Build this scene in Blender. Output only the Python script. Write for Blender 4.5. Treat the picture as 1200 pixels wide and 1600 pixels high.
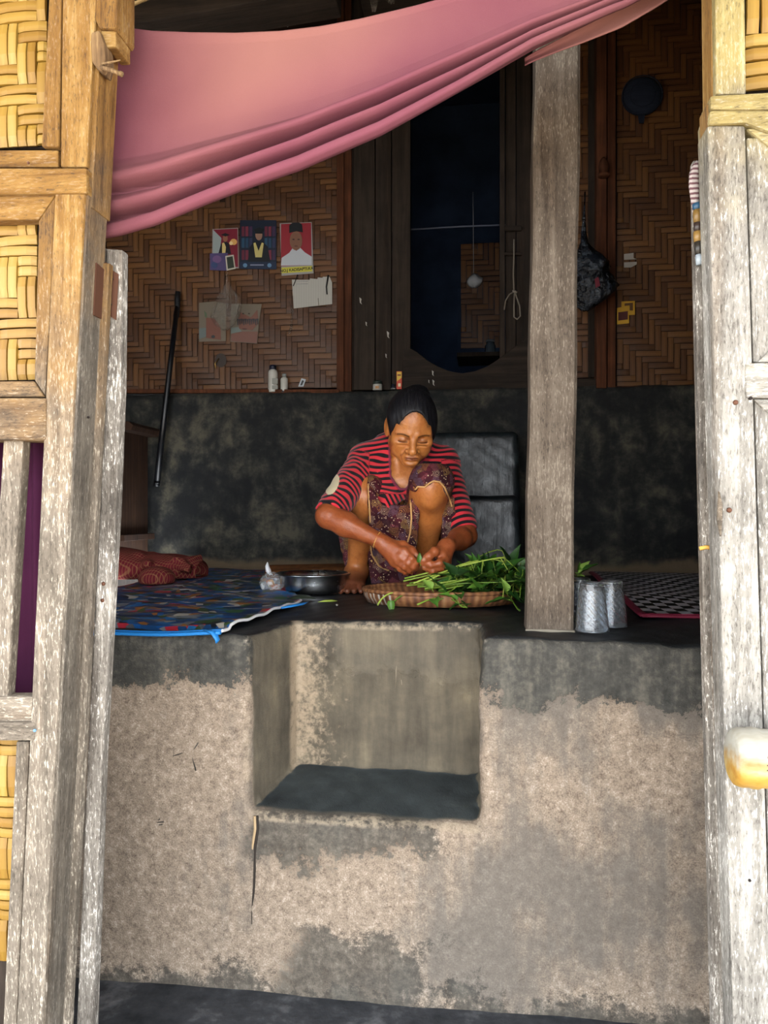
import bpy, bmesh, math, random
import numpy as np
from mathutils import Vector, Matrix
from mathutils.bvhtree import BVHTree

for o in list(bpy.data.objects):
    bpy.data.objects.remove(o, do_unlink=True)
scene = bpy.context.scene
COL = scene.collection
rnd = random.Random(7)

# ------------------------------------------------------------------ camera, world, exposure
CAMZ, PLAT = 0.98, 0.73          # eye height and height of the raised floor above the ground (m)
F, HY, YAW = 1200.0, 800.0, math.radians(7.5)
FAC, EDGE, BACK = 1.10, 1.52, 3.20   # distance of the front wall, platform edge, rear wall
CY, SY = math.cos(YAW), math.sin(YAW)
cam_d = bpy.data.cameras.new('camera')
cam = bpy.data.objects.new('camera', cam_d); COL.objects.link(cam)
cam.location = (0, 0, CAMZ); cam.rotation_euler = (math.radians(90), 0, YAW)
cam_d.sensor_width = 36; cam_d.lens = 36 * F / 1600; cam_d.clip_start = 0.02
scene.camera = cam
w = bpy.data.worlds.new('sky'); scene.world = w; w.use_nodes = True
w.node_tree.nodes['Background'].inputs[0].default_value = (0.92, 0.96, 1.0, 1)
w.node_tree.nodes['Background'].inputs[1].default_value = 4.4
sun_d = bpy.data.lights.new('sun', 'SUN'); sun_d.energy = 9.0; sun_d.angle = math.radians(2); sun_d.color = (1, .95, .88)
sun = bpy.data.objects.new('sun', sun_d); COL.objects.link(sun)
sun.rotation_euler = (math.radians(24), math.radians(-14), 0)
sun['kind'] = 'helper'
vs = scene.view_settings
vs.view_transform = 'Standard'; vs.look = 'None'; vs.exposure = 1.05; vs.gamma = 1.0; vs.use_curve_mapping = False

# ------------------------------------------------------------------ unprojection: photo pixel to a point in the place
def P(px, py, Y):                      # on the vertical plane at distance Y
    u = (px - 600) / F; v = (HY - py) / F
    t = Y / (u * SY + CY)
    return Vector(((u * CY - SY) * t, Y, CAMZ + v * t))
def D(px, py, d):                      # at depth d along the view axis
    u = (px - 600) / F; v = (HY - py) / F
    return Vector(((u * CY - SY) * d, (u * SY + CY) * d, CAMZ + v * d))
def G(px, py, z):                      # on the horizontal plane z
    return D(px, py, (CAMZ - z) * F / (py - HY))
def S(h):
    h = h.lstrip('#'); c = [int(h[i:i + 2], 16) / 255 for i in (0, 2, 4)]
    return tuple((x / 12.92 if x <= .04045 else ((x + .055) / 1.055) ** 2.4) for x in c) + (1,)

# ------------------------------------------------------------------ material helpers
class M:
    def __init__(s, name, rough=.8, spec=.5, metal=0.0):
        s.m = bpy.data.materials.new(name); s.m.use_nodes = True
        s.nt = s.m.node_tree; s.b = s.nt.nodes['Principled BSDF']
        s.b.inputs['Roughness'].default_value = rough
        s.b.inputs['Specular IOR Level'].default_value = spec
        s.b.inputs['Metallic'].default_value = metal
        s._c = None
    def n(s, t): return s.nt.nodes.new(t)
    def l(s, a, b): s.nt.links.new(a, b)
    def put(s, sock, v):
        if hasattr(v, 'is_linked') or hasattr(v, 'links'): s.l(v, sock)
        else: sock.default_value = v
    def co(s, kind='Object'):
        if s._c is None: s._c = s.n('ShaderNodeTexCoord')
        return s._c.outputs[kind]
    def attr(s, name, out='Fac'):
        a = s.n('ShaderNodeAttribute'); a.attribute_name = name; return a.outputs[out]
    def rand(s):
        return s.n('ShaderNodeObjectInfo').outputs['Random']
    def mp(s, vec, scale=(1, 1, 1), rot=(0, 0, 0), loc=(0, 0, 0)):
        a = s.n('ShaderNodeMapping'); s.l(vec, a.inputs[0])
        a.inputs['Scale'].default_value = scale; a.inputs['Rotation'].default_value = rot; s.put(a.inputs['Location'], loc)
        return a.outputs[0]
    def noise(s, vec, scale=5, detail=4, rough=.55, dist=0):
        a = s.n('ShaderNodeTexNoise'); s.l(vec, a.inputs['Vector'])
        a.inputs['Scale'].default_value = scale; a.inputs['Detail'].default_value = detail
        a.inputs['Roughness'].default_value = rough; a.inputs['Distortion'].default_value = dist
        return a.outputs['Fac']
    def voro(s, vec, scale=5, feature='F1', out='Distance', rnd_=1.0):
        a = s.n('ShaderNodeTexVoronoi'); s.l(vec, a.inputs['Vector']); a.feature = feature
        a.inputs['Scale'].default_value = scale
        if 'Randomness' in a.inputs: a.inputs['Randomness'].default_value = rnd_
        return a.outputs[out]
    def ramp(s, fac, stops, interp='LINEAR'):
        a = s.n('ShaderNodeValToRGB'); s.put(a.inputs[0], fac); r = a.color_ramp; r.interpolation = interp
        while len(r.elements) < len(stops): r.elements.new(.5)
        for e, (p, c) in zip(r.elements, stops):
            e.position = p; e.color = S(c) if isinstance(c, str) else (c, c, c, 1)
        return a.outputs[0]
    def mix(s, fac, a, b, mode='MIX'):
        x = s.n('ShaderNodeMix'); x.data_type = 'RGBA'; x.blend_type = mode
        s.put(x.inputs[0], fac); s.put(x.inputs[6], S(a) if isinstance(a, str) else a); s.put(x.inputs[7], S(b) if isinstance(b, str) else b)
        return x.outputs[2]
    def math(s, op, a, b=0.0, c=None, clamp=False):
        x = s.n('ShaderNodeMath'); x.operation = op; x.use_clamp = clamp
        s.put(x.inputs[0], a); s.put(x.inputs[1], b)
        if c is not None: s.put(x.inputs[2], c)
        return x.outputs[0]
    def step(s, v, a, b):              # smooth 0..1 between a and b
        x = s.n('ShaderNodeMapRange'); x.interpolation_type = 'SMOOTHSTEP'
        s.put(x.inputs[0], v); x.inputs[1].default_value = a; x.inputs[2].default_value = b
        return x.outputs[0]
    def xyz(s, vec):
        x = s.n('ShaderNodeSeparateXYZ'); s.l(vec, x.inputs[0]); return x.outputs
    def col(s, c): s.put(s.b.inputs['Base Color'], S(c) if isinstance(c, str) else c); return s
    def rough(s, r): s.put(s.b.inputs['Roughness'], r); return s
    def bump(s, h, strength=.4, dist=.004):
        x = s.n('ShaderNodeBump'); x.inputs['Strength'].default_value = strength; x.inputs['Distance'].default_value = dist
        s.put(x.inputs['Height'], h); s.l(x.outputs[0], s.b.inputs['Normal']); return s

def plain(name, c, rough=.7, spec=.4, metal=0.0, var=.12):
    m = M(name, rough, spec, metal)
    nz = m.noise(m.co(), 40, 3)
    m.col(m.mix(m.math('MULTIPLY', nz, var * 2), S(c), tuple(x * .45 for x in S(c)[:3]) + (1,)))
    return m.m

def wood(name, stops, axis='Z', scale=1.0, fleck=None, rough=.85, bump=.6, zshift=None, spec=.25):
    """grain noise stretched along one axis; fleck: pale weathered flecks; zshift: (z0, z1, stops) a second colour set above z1"""
    m = M(name, rough, spec)
    s = {'Z': (70, 70, 4), 'X': (4, 70, 70), 'Y': (70, 4, 70)}[axis]
    off = m.n('ShaderNodeVectorMath'); off.operation = 'SCALE'
    rn = m.rand(); cx = m.n('ShaderNodeCombineXYZ')
    for i in range(3): m.l(rn, cx.inputs[i])
    m.l(cx.outputs[0], off.inputs[0]); off.inputs[3].default_value = 13.0
    v = m.mp(m.co(), tuple(k * scale for k in s), loc=off.outputs[0])
    g = m.noise(v, 1.0, 6, .62, .6)
    big = m.noise(m.mp(m.co(), (9, 9, 9), loc=off.outputs[0]), 1.0, 4, .6)
    val = m.math('ADD', m.math('MULTIPLY', g, .65), m.math('MULTIPLY', big, .35))
    val = m.math('ADD', val, m.math('MULTIPLY', m.math('SUBTRACT', rn, .5), .08))
    stain = m.noise(m.mp(m.co(), tuple(k * .16 for k in s), loc=off.outputs[0]), 1.0, 4, .6, .8)
    c = m.ramp(val, stops)
    if zshift:
        z0, z1, st2 = zshift
        zz = m.math('ADD', m.xyz(m.co())[2], m.math('MULTIPLY', m.math('SUBTRACT', big, .5), .5))
        c = m.mix(m.step(zz, z0, z1), c, m.ramp(val, st2))
    c = m.mix(m.math('MULTIPLY', m.step(stain, .52, .70), .55), c, m.mix(1.0, c, (.50, .36, .24, 1), 'MULTIPLY'))
    if fleck:
        sf = {'Z': (330, 330, 75), 'X': (75, 330, 330), 'Y': (330, 75, 330)}[axis]
        fl = m.noise(m.mp(m.co(), sf, loc=off.outputs[0]), 1.0, 4, .7, .5)
        f2 = m.math('ADD', fl, m.math('MULTIPLY', m.math('SUBTRACT', big, .5), .35))
        famt = m.math('MULTIPLY', m.step(f2, .54, .68), fleck[1])
        if zshift: famt = m.math('MULTIPLY', famt, m.math('SUBTRACT', 1, m.math('MULTIPLY', m.step(zz, zshift[0], zshift[1]), .75)))
        c = m.mix(famt, c, fleck[0])
        c = m.mix(m.math('MULTIPLY', m.step(f2, .46, .32), .6), c, '#2b2520')
    m.col(c); m.bump(m.math('ADD', g, m.math('MULTIPLY', big, .5)), bump, .004)
    return m.m

# ------------------------------------------------------------------ mesh helpers
def link(o, parent=None):
    COL.objects.link(o)
    if parent is not None: o.parent = parent
    return o
def tag(o, label=None, cat=None, group=None, kind=None):
    for k, v in (('label', label), ('category', cat), ('group', group), ('kind', kind)):
        if v: o[k] = v
    return o
def empty(name, loc=(0, 0, 0), label=None, cat=None, group=None, kind=None, parent=None):
    o = bpy.data.objects.new(name, None); o.empty_display_size = .05; link(o, parent); o.location = loc
    return tag(o, label, cat, group, kind)
def mobj(name, verts, faces, mat, parent=None, smooth=False, bevel=0.0, origin=None):
    """mesh object; verts in world space. origin: put the object's origin there. A parent Empty's location is taken off."""
    base = Vector((0, 0, 0))
    if parent is not None:
        q = parent
        while q is not None: base = base + q.location; q = q.parent
    org = Vector(origin) if origin is not None else base
    me = bpy.data.meshes.new(name)
    me.from_pydata([tuple(Vector(v) - org) for v in verts], [], faces); me.update()
    bm = bmesh.new(); bm.from_mesh(me); bmesh.ops.recalc_face_normals(bm, faces=bm.faces)
    if bevel: bmesh.ops.bevel(bm, geom=[e for e in bm.edges if e.is_manifold and e.calc_face_angle(0) > .6], offset=bevel, segments=2, affect='EDGES', profile=.6)
    bm.to_mesh(me); bm.free()
    if smooth:
        for p in me.polygons: p.use_smooth = True
    me.materials.append(mat)
    o = bpy.data.objects.new(name, me); link(o, parent); o.location = org - base
    return o
def add_prism(vs_, fs, front, back):
    n = len(front); b = len(vs_); vs_ += list(front) + list(back)
    fs.append(tuple(range(b, b + n))); fs.append(tuple(reversed(range(b + n, b + 2 * n))))
    for i in range(n): j = (i + 1) % n; fs.append((b + i, b + n + i, b + n + j, b + j))
def plate(name, pts, Y, th, mat, parent=None, bevel=0.0, pix=True, origin=None):
    """polygon given in photo pixels on the plane Y, extruded th metres away from the viewer"""
    fr = [P(x, y, Y) if pix else Vector((x, Y, y)) for x, y in pts]
    bk = [p + Vector((0, th, 0)) for p in fr]
    v, f = [], []; add_prism(v, f, fr, bk)
    return mobj(name, v, f, mat, parent, bevel=bevel, origin=origin)
def box(name, lo, hi, mat, parent=None, bevel=0.0):
    fr = [Vector((lo[0], lo[1], lo[2])), Vector((hi[0], lo[1], lo[2])), Vector((hi[0], lo[1], hi[2])), Vector((lo[0], lo[1], hi[2]))]
    bk = [Vector((p.x, hi[1], p.z)) for p in fr]
    v, f = [], []; add_prism(v, f, fr, bk)
    return mobj(name, v, f, mat, parent, bevel=bevel)
def tube_geo(pts, rad, seg=8, cap=True, flat=1.0):
    pts = [Vector(p) for p in pts]; n = len(pts)
    if not hasattr(rad, '__len__'): rad = [rad] * n
    vs_, fs = [], []; up = None
    for i, p in enumerate(pts):
        t = (pts[min(i + 1, n - 1)] - pts[max(i - 1, 0)]).normalized()
        if up is None:
            up = Vector((0, 0, 1)) if abs(t.z) < .9 else Vector((1, 0, 0))
        a = (up - t * up.dot(t)).normalized(); b = t.cross(a); up = a
        for k in range(seg):
            q = 2 * math.pi * k / seg
            vs_.append(p + (a * math.cos(q) * flat + b * math.sin(q)) * rad[i])
    for i in range(n - 1):
        for k in range(seg):
            k2 = (k + 1) % seg; fs.append((i * seg + k, i * seg + k2, (i + 1) * seg + k2, (i + 1) * seg + k))
    if cap: fs.append(tuple(reversed(range(seg)))); fs.append(tuple(range((n - 1) * seg, n * seg)))
    return vs_, fs
def tube(name, pts, rad, mat, parent=None, seg=8, flat=1.0, smooth=True):
    v, f = tube_geo(pts, rad, seg, True, flat); return mobj(name, v, f, mat, parent, smooth)
def lathe(name, prof, c, mat, parent=None, seg=48, close=False, wob=None):
    vs_, fs = [], []; n = len(prof)
    for i, (r, z) in enumerate(prof):
        for k in range(seg):
            q = 2 * math.pi * k / seg; rr = r + (wob(q, z, i) if wob else 0)
            vs_.append(Vector((c[0] + rr * math.cos(q), c[1] + rr * math.sin(q), c[2] + z)))
    for i in range(n - 1 + (1 if close else 0)):
        for k in range(seg):
            k2 = (k + 1) % seg; i2 = (i + 1) % n
            fs.append((i * seg + k, i * seg + k2, i2 * seg + k2, i2 * seg + k))
    if not close:
        if prof[0][0] > 1e-5: fs.append(tuple(reversed(range(seg))))
        if prof[-1][0] > 1e-5: fs.append(tuple(range((n - 1) * seg, n * seg)))
    return mobj(name, vs_, fs, mat, parent, True)
def grid_geo(nu, nv, fn):
    vs_ = [fn(i / (nu - 1), j / (nv - 1)) for j in range(nv) for i in range(nu)]
    fs = [(j * nu + i, j * nu + i + 1, (j + 1) * nu + i + 1, (j + 1) * nu + i) for j in range(nv - 1) for i in range(nu - 1)]
    return vs_, fs
def interp(x, pts):
    return float(np.interp(x, [p[0] for p in pts], [p[1] for p in pts]))
def solid(o, t, off=0.0):
    m = o.modifiers.new('thickness', 'SOLIDIFY'); m.thickness = t; m.offset = off; return o

# ------------------------------------------------------------------ signed distance modelling (bodies, cloth, worn plaster)
class Field:
    def __init__(s, lo, hi, h):
        s.lo = np.array(lo, float); s.h = h
        s.n = np.ceil((np.array(hi, float) - s.lo) / h).astype(int) + 1
        s.ax = [s.lo[i] + h * np.arange(s.n[i]) for i in range(3)]
        s.F = np.full(tuple(s.n), .08, np.float32)
    def sl(s, lo, hi):
        a = np.clip(np.floor((np.array(lo) - s.lo) / s.h).astype(int), 0, s.n)
        b = np.clip(np.ceil((np.array(hi) - s.lo) / s.h).astype(int) + 1, 0, s.n)
        return tuple(slice(x, y) for x, y in zip(a, b))
    def op(s, prim, k=.01, mode='add'):
        fn, lo, hi = prim; pad = k + 3 * s.h
        sl = s.sl(np.array(lo) - pad, np.array(hi) + pad)
        X = s.ax[0][sl[0]][:, None, None]; Y = s.ax[1][sl[1]][None, :, None]; Z = s.ax[2][sl[2]][None, None, :]
        if 0 in (X.size, Y.size, Z.size): return
        d = fn(X, Y, Z).astype(np.float32); a = s.F[sl]
        k = max(k, 1e-5)
        if mode == 'add':
            hh = np.maximum(k - np.abs(a - d), 0) / k; s.F[sl] = np.minimum(a, d) - hh * hh * k * .25
        else:
            d = -d if mode == 'sub' else d
            hh = np.maximum(k - np.abs(a - d), 0) / k; s.F[sl] = np.maximum(a, d) + hh * hh * k * .25
    def disp(s, fn):
        X, Y, Z = s.ax[0][:, None, None], s.ax[1][None, :, None], s.ax[2][None, None, :]
        s.F += fn(X, Y, Z).astype(np.float32)
    def mesh(s):
        Fv = s.F; In = Fv < 0
        c = [In[i:Fv.shape[0] - 1 + i, j:Fv.shape[1] - 1 + j, k:Fv.shape[2] - 1 + k] for i in (0, 1) for j in (0, 1) for k in (0, 1)]
        anyc = c[0].copy(); allc = c[0].copy()
        for q in c[1:]: anyc |= q; allc &= q
        mask = anyc & ~allc; idx = np.argwhere(mask)
        imap = np.full(mask.shape, -1, np.int32); imap[tuple(idx.T)] = np.arange(len(idx))
        acc = np.zeros((len(idx), 3)); cnt = np.zeros(len(idx))
        for axis in range(3):
            o1, o2 = [q for q in range(3) if q != axis]
            for a in (0, 1):
                for b in (0, 1):
                    p0 = idx.copy(); p0[:, o1] += a; p0[:, o2] += b
                    p1 = p0.copy(); p1[:, axis] += 1
                    f0 = Fv[tuple(p0.T)]; f1 = Fv[tuple(p1.T)]
                    hit = (f0 < 0) != (f1 < 0)
                    t = np.where(hit, f0 / np.where(hit, f0 - f1, 1), 0)
                    pos = p0.astype(float); pos[:, axis] += t
                    acc[hit] += pos[hit]; cnt[hit] += 1
        V = s.lo + s.h * acc / cnt[:, None]
        quads = []
        for axis in range(3):
            o1, o2 = (axis + 1) % 3, (axis + 2) % 3
            sa = [slice(None)] * 3; sb = [slice(None)] * 3
            sa[axis] = slice(0, -1); sb[axis] = slice(1, None)
            A, B = In[tuple(sa)], In[tuple(sb)]
            e = np.argwhere(A != B)
            ok = (e[:, o1] > 0) & (e[:, o2] > 0) & (e[:, o1] < mask.shape[o1]) & (e[:, o2] < mask.shape[o2])
            e = e[ok]; fl = A[tuple(e.T)]
            def cell(a, b):
                q = e.copy(); q[:, o1] -= a; q[:, o2] -= b; return imap[tuple(q.T)]
            q = np.stack([cell(1, 1), cell(0, 1), cell(0, 0), cell(1, 0)], 1)
            q[~fl] = q[~fl][:, ::-1]; quads.append(q)
        return V, np.concatenate(quads)
def field_obj(name, V, Q, mat, parent=None, smooth=True, relax=0):
    base = Vector((0, 0, 0)); q = parent
    while q is not None: base = base + q.location; q = q.parent
    me = bpy.data.meshes.new(name)
    me.vertices.add(len(V)); me.vertices.foreach_set('co', (V - np.array(base)).astype(np.float32).ravel())
    me.loops.add(Q.size); me.loops.foreach_set('vertex_index', Q.astype(np.int32).ravel())
    me.polygons.add(len(Q)); me.polygons.foreach_set('loop_start', np.arange(0, Q.size, 4, dtype=np.int32))
    me.polygons.foreach_set('loop_total', np.full(len(Q), 4, np.int32))
    me.update(calc_edges=True); me.validate()
    me.polygons.foreach_set('use_smooth', np.full(len(me.polygons), smooth))
    me.materials.append(mat)
    o = bpy.data.objects.new(name, me); link(o, parent)
    if relax:
        m = o.modifiers.new('relax', 'SMOOTH'); m.factor = .5; m.iterations = relax
    return o
def set_attr(o, name, arr, kind='FLOAT'):
    at = o.data.attributes.new(name, kind, 'POINT')
    if kind == 'FLOAT': at.data.foreach_set('value', arr.astype(np.float32))
    else: at.data.foreach_set('color', arr.astype(np.float32).ravel())
def cone(a, b, ra, rb):
    a, b = np.array(a, float), np.array(b, float); ba = b - a; L = max(ba @ ba, 1e-9)
    def fn(X, Y, Z):
        px, py, pz = X - a[0], Y - a[1], Z - a[2]
        t = np.clip((px * ba[0] + py * ba[1] + pz * ba[2]) / L, 0, 1)
        return np.sqrt((px - t * ba[0]) ** 2 + (py - t * ba[1]) ** 2 + (pz - t * ba[2]) ** 2) - (ra + (rb - ra) * t)
    r = max(ra, rb); return fn, np.minimum(a, b) - r, np.maximum(a, b) + r
def ell(c, r, axes=None):
    c = np.array(c, float); r = np.array(r, float); R = np.eye(3) if axes is None else np.array(axes, float)   # rows are the axes
    def fn(X, Y, Z):
        d = (X - c[0], Y - c[1], Z - c[2]); k0 = 0; k1 = 0
        for i in range(3):
            q = d[0] * R[i, 0] + d[1] * R[i, 1] + d[2] * R[i, 2]
            k0 = k0 + (q / r[i]) ** 2; k1 = k1 + (q / r[i] ** 2) ** 2
        k0 = np.sqrt(k0); return k0 * (k0 - 1) / np.maximum(np.sqrt(k1), 1e-6)
    e = r.max(); return fn, c - e, c + e
def polyprism(pts, y0, y1, yfn=None):
    """prism over an x-z polygon between two depths; yfn shifts the depth over x and z"""
    pts = np.array(pts, float)
    def fn(X, Y, Z):
        d2 = np.full(np.broadcast(X, Z).shape, 1e9); sgn = np.ones(d2.shape); n = len(pts)
        for i in range(n):
            a, b = pts[i], pts[i - 1]; ex, ez = b - a
            wx, wz = X - a[0], Z - a[1]
            t = np.clip((wx * ex + wz * ez) / max(ex * ex + ez * ez, 1e-12), 0, 1)
            d2 = np.minimum(d2, (wx - ex * t) ** 2 + (wz - ez * t) ** 2)
            c1, c2, c3 = Z >= a[1], Z < b[1], ex * wz > ez * wx
            flip = (c1 & c2 & c3) | (~c1 & ~c2 & ~c3)
            sgn = np.where(flip, -sgn, sgn)
        d = sgn * np.sqrt(d2); sh = 0 if yfn is None else yfn(X, Z)
        return np.maximum(d, np.abs(Y - (y0 + y1) / 2 - sh) - (y1 - y0) / 2)
    lo = np.array([pts[:, 0].min(), y0 - .03, pts[:, 1].min()]); hi = np.array([pts[:, 0].max(), y1 + .03, pts[:, 1].max()])
    return fn, lo, hi
NX0, NX1 = P(385, 1100, EDGE).x, P(750, 1100, EDGE).x          # step recess, left and right side at the front
NXB = P(461, 1100, EDGE + .20).x; NYB = EDGE + .215
# ------------------------------------------------------------------ materials of the place
WARM = [(.30, '#3a240f'), (.42, '#66481f'), (.54, '#78592b'), (.70, '#94794a')]
GREY = [(.28, '#39342d'), (.42, '#544d44'), (.55, '#665e54'), (.72, '#8b8174')]
PALE = [(.28, '#42403c'), (.42, '#65625d'), (.55, '#7c7973'), (.72, '#a19e98')]
YELL = [(.28, '#4c4126'), (.42, '#716339'), (.55, '#85774a'), (.72, '#a3976e')]
DARKW = [(.28, '#15110e'), (.5, '#2a221c'), (.72, '#3d332a')]
m_jamb_v = wood('weathered_post_wood', GREY, 'Z', 1.0, ('#bdb4a4', .65), zshift=(.98, 1.45, WARM))
m_jamb_h = wood('weathered_rail_wood', GREY, 'X', 1.0, ('#bdb4a4', .55), zshift=(.85, 1.35, WARM))
m_right_v = wood('bleached_post_wood', PALE, 'Z', 1.0, ('#d2d0ca', .75), zshift=(1.3, 1.7, YELL))
m_right_h = wood('bleached_rail_wood', PALE, 'X', 1.0, ('#d2d0ca', .6), zshift=(1.15, 1.6, YELL))
m_leaf_edge = wood('grey_door_wood', [(.28, '#3a3734'), (.45, '#5c5751'), (.6, '#78736c'), (.75, '#aaa59d')], 'Z', 1.2, ('#e8e4dc', .6))
m_reveal = wood('grey_reveal_wood', [(.28, '#38342f'), (.45, '#524c44'), (.6, '#655e54'), (.75, '#857c70')], 'Z', 1.0, ('#cfc6b8', .25), zshift=(1.2, 1.6, WARM))
m_post = wood('house_post_wood', [(.25, '#3a322a'), (.45, '#574d43'), (.6, '#6a6055'), (.78, '#8a7e70')], 'Z', .8, ('#9c9284', .45))
m_dark = wood('sooty_wood', DARKW, 'Z', .7)
m_darkh = wood('sooty_beam_wood', DARKW, 'X', .7)
m_brown = wood('brown_batten_wood', [(.28, '#2c170d'), (.5, '#4b2a18'), (.72, '#683c24')], 'Z', .8)
m_blueshade = M('blue_shade_boards', .95, .1); m_blueshade.col(m_blueshade.ramp(m_blueshade.noise(m_blueshade.co(), 6, 5), [(.3, '#1a2434'), (.7, '#2a374c')])); m_blueshade = m_blueshade.m  # navy tint of the shadows painted into the board colour
m_brownd = wood('dark_bamboo_backing', [(.28, '#140b06'), (.5, '#20130a'), (.72, '#2c1b0f')], 'X', 1.0)
def bamboo(name, stops, node=True):
    m = M(name, .5, .4); rn = m.rand()
    g = m.noise(m.mp(m.co(), (4, 120, 120)), 1, 4)
    v = m.math('ADD', .18, m.math('ADD', m.math('MULTIPLY', g, .4), m.math('MULTIPLY', rn, .28)))
    m.col(m.ramp(v, stops)); m.bump(g, .3, .001); return m.m
m_bam = bamboo('split_bamboo', [(.2, '#5c3d0f'), (.4, '#775719'), (.6, '#8a6d2a'), (.8, '#9a8650')])
m_bamold = bamboo('smoked_bamboo', [(.25, '#351f0f'), (.45, '#4d2f17'), (.6, '#5f3d1d'), (.8, '#745029')])

def plaster():
    m = M('worn_plaster', .9, .3); o = m.co(); x, y, z = m.xyz(o)
    n1 = m.noise(o, 9, 7, .62); n2 = m.noise(o, 70, 5, .65); n3 = m.noise(o, 330, 3, .7); n4 = m.noise(m.mp(o, (30, 30, 4)), 1, 4, .6)
    big = m.noise(o, 3.2, 4, .6)
    mixn = m.math('ADD', m.math('MULTIPLY', n2, .5), m.math('MULTIPLY', n3, .5))
    bare = m.ramp(mixn, [(.33, '#54483d'), (.44, '#74675a'), (.55, '#8b7d6e'), (.66, '#ab9f92')])
    bare = m.mix(m.math('MULTIPLY', m.step(m.math('ADD', big, m.math('ADD', m.math('MULTIPLY', n4, .35), m.math('MULTIPLY', x, .12))), .6, .80), .7), bare, '#55524e')
    cem = m.ramp(m.math('ADD', m.math('MULTIPLY', n4, .5), m.math('MULTIPLY', n2, .5)), [(.36, '#272724'), (.5, '#3b3a36'), (.64, '#57544c')])
    # cement skin left along the top of the front, with a ragged lower edge
    rag = m.math('ADD', m.math('MULTIPLY', m.math('SUBTRACT', n1, .5), .24), m.math('ADD', m.math('MULTIPLY', m.math('SUBTRACT', n2, .5), .10), m.math('MULTIPLY', m.math('SUBTRACT', n3, .5), .05)))
    skin = m.step(m.math('ADD', z, rag), .607, .617)
    # left-over patches of skin under the tread and near the ground, and skin beside the recess
    def patch(x0, x1, z0, z1, soft=.02):
        a = m.math('MULTIPLY', m.step(m.math('ADD', x, rag), x0 - soft, x0 + soft), m.math('SUBTRACT', 1, m.step(m.math('ADD', x, rag), x1 - soft, x1 + soft)))
        b = m.math('MULTIPLY', m.step(m.math('ADD', z, rag), z0 - soft * .4, z0 + soft * .4), m.math('SUBTRACT', 1, m.step(m.math('ADD', z, rag), z1 - soft, z1 + soft)))
        return m.math('MULTIPLY', a, b)
    p1 = patch(-.47, -.10, .285, .40); p2 = patch(-.40, -.11, .02, .125); p3 = m.math('MULTIPLY', patch(-1.2, 1.2, -.05, .03), .8)
    p4 = patch(-.535, -.44, .30, .70, .012)
    msk = m.math('MAXIMUM', m.math('MAXIMUM', skin, m.math('MULTIPLY', p1, .8)), m.math('MAXIMUM', m.math('MULTIPLY', p2, .75), p3))
    msk = m.math('MAXIMUM', msk, m.math('MULTIPLY', p4, .0))
    c = m.mix(msk, bare, cem)
    # inside of the step recess: brown cement with scraped pale spots
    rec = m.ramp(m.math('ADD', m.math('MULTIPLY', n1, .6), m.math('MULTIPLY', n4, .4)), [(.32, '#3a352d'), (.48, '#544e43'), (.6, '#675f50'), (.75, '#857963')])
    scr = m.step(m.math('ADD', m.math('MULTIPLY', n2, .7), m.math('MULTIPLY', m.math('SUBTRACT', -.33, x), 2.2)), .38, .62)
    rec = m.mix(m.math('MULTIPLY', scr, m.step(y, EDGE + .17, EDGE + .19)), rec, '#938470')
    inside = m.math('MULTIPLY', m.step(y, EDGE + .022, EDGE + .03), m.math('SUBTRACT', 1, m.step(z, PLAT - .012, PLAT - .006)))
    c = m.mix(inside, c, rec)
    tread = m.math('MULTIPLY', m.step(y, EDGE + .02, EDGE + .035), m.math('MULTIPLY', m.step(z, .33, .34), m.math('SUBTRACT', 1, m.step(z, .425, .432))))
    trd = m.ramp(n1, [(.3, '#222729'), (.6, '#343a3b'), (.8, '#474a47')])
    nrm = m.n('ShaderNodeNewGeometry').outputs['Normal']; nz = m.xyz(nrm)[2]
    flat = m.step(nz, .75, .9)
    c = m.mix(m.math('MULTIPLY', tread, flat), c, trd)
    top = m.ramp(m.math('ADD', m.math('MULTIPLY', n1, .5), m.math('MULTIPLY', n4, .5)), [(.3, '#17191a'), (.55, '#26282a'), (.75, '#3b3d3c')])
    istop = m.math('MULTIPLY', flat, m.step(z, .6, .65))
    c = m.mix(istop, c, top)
    # rubbed pale arris
    pt = m.n('ShaderNodeNewGeometry').outputs['Pointiness']
    ar = m.math('MULTIPLY', m.step(m.math('ADD', pt, m.math('MULTIPLY', m.math('SUBTRACT', n2, .5), .16)), .55, .62), .5)
    c = m.mix(ar, c, '#b9b2a4')
    def near(v_, at, w_): return m.math('SUBTRACT', 1, m.step(m.math('ABSOLUTE', m.math('SUBTRACT', v_, at)), w_ * .4, w_))
    inx = m.math('MULTIPLY', m.step(x, NXB - .03, NXB), m.math('SUBTRACT', 1, m.step(x, NX1 - .002, NX1 + .004)))
    w1 = m.math('MULTIPLY', m.math('MULTIPLY', near(y, NYB - .004, .014), near(z, PLAT - .008, .014)), inx)
    w2 = m.math('MULTIPLY', m.math('MULTIPLY', near(y, EDGE + .006, .016), near(z, .358, .013)), m.math('MULTIPLY', m.step(x, NX0 - .02, NX0 + .02), m.math('SUBTRACT', 1, m.step(x, NX1 - .002, NX1 + .004))))
    w3 = m.math('MULTIPLY', m.math('MULTIPLY', near(x, NX0 - .002, .010), near(y, EDGE + .006, .02)), m.step(z, .4, .45))
    w4 = m.math('MULTIPLY', m.math('MULTIPLY', near(x, NXB + .004, .016), near(y, NYB - .006, .02)), m.step(z, .4, .42))
    wear = m.math('MULTIPLY', m.math('MAXIMUM', m.math('MAXIMUM', w1, w2), m.math('MAXIMUM', m.math('MULTIPLY', w3, .6), m.math('MULTIPLY', w4, .7))), m.step(m.math('ADD', m.math('MULTIPLY', n2, .5), m.math('MULTIPLY', n1, .5)), .44, .58))
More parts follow.
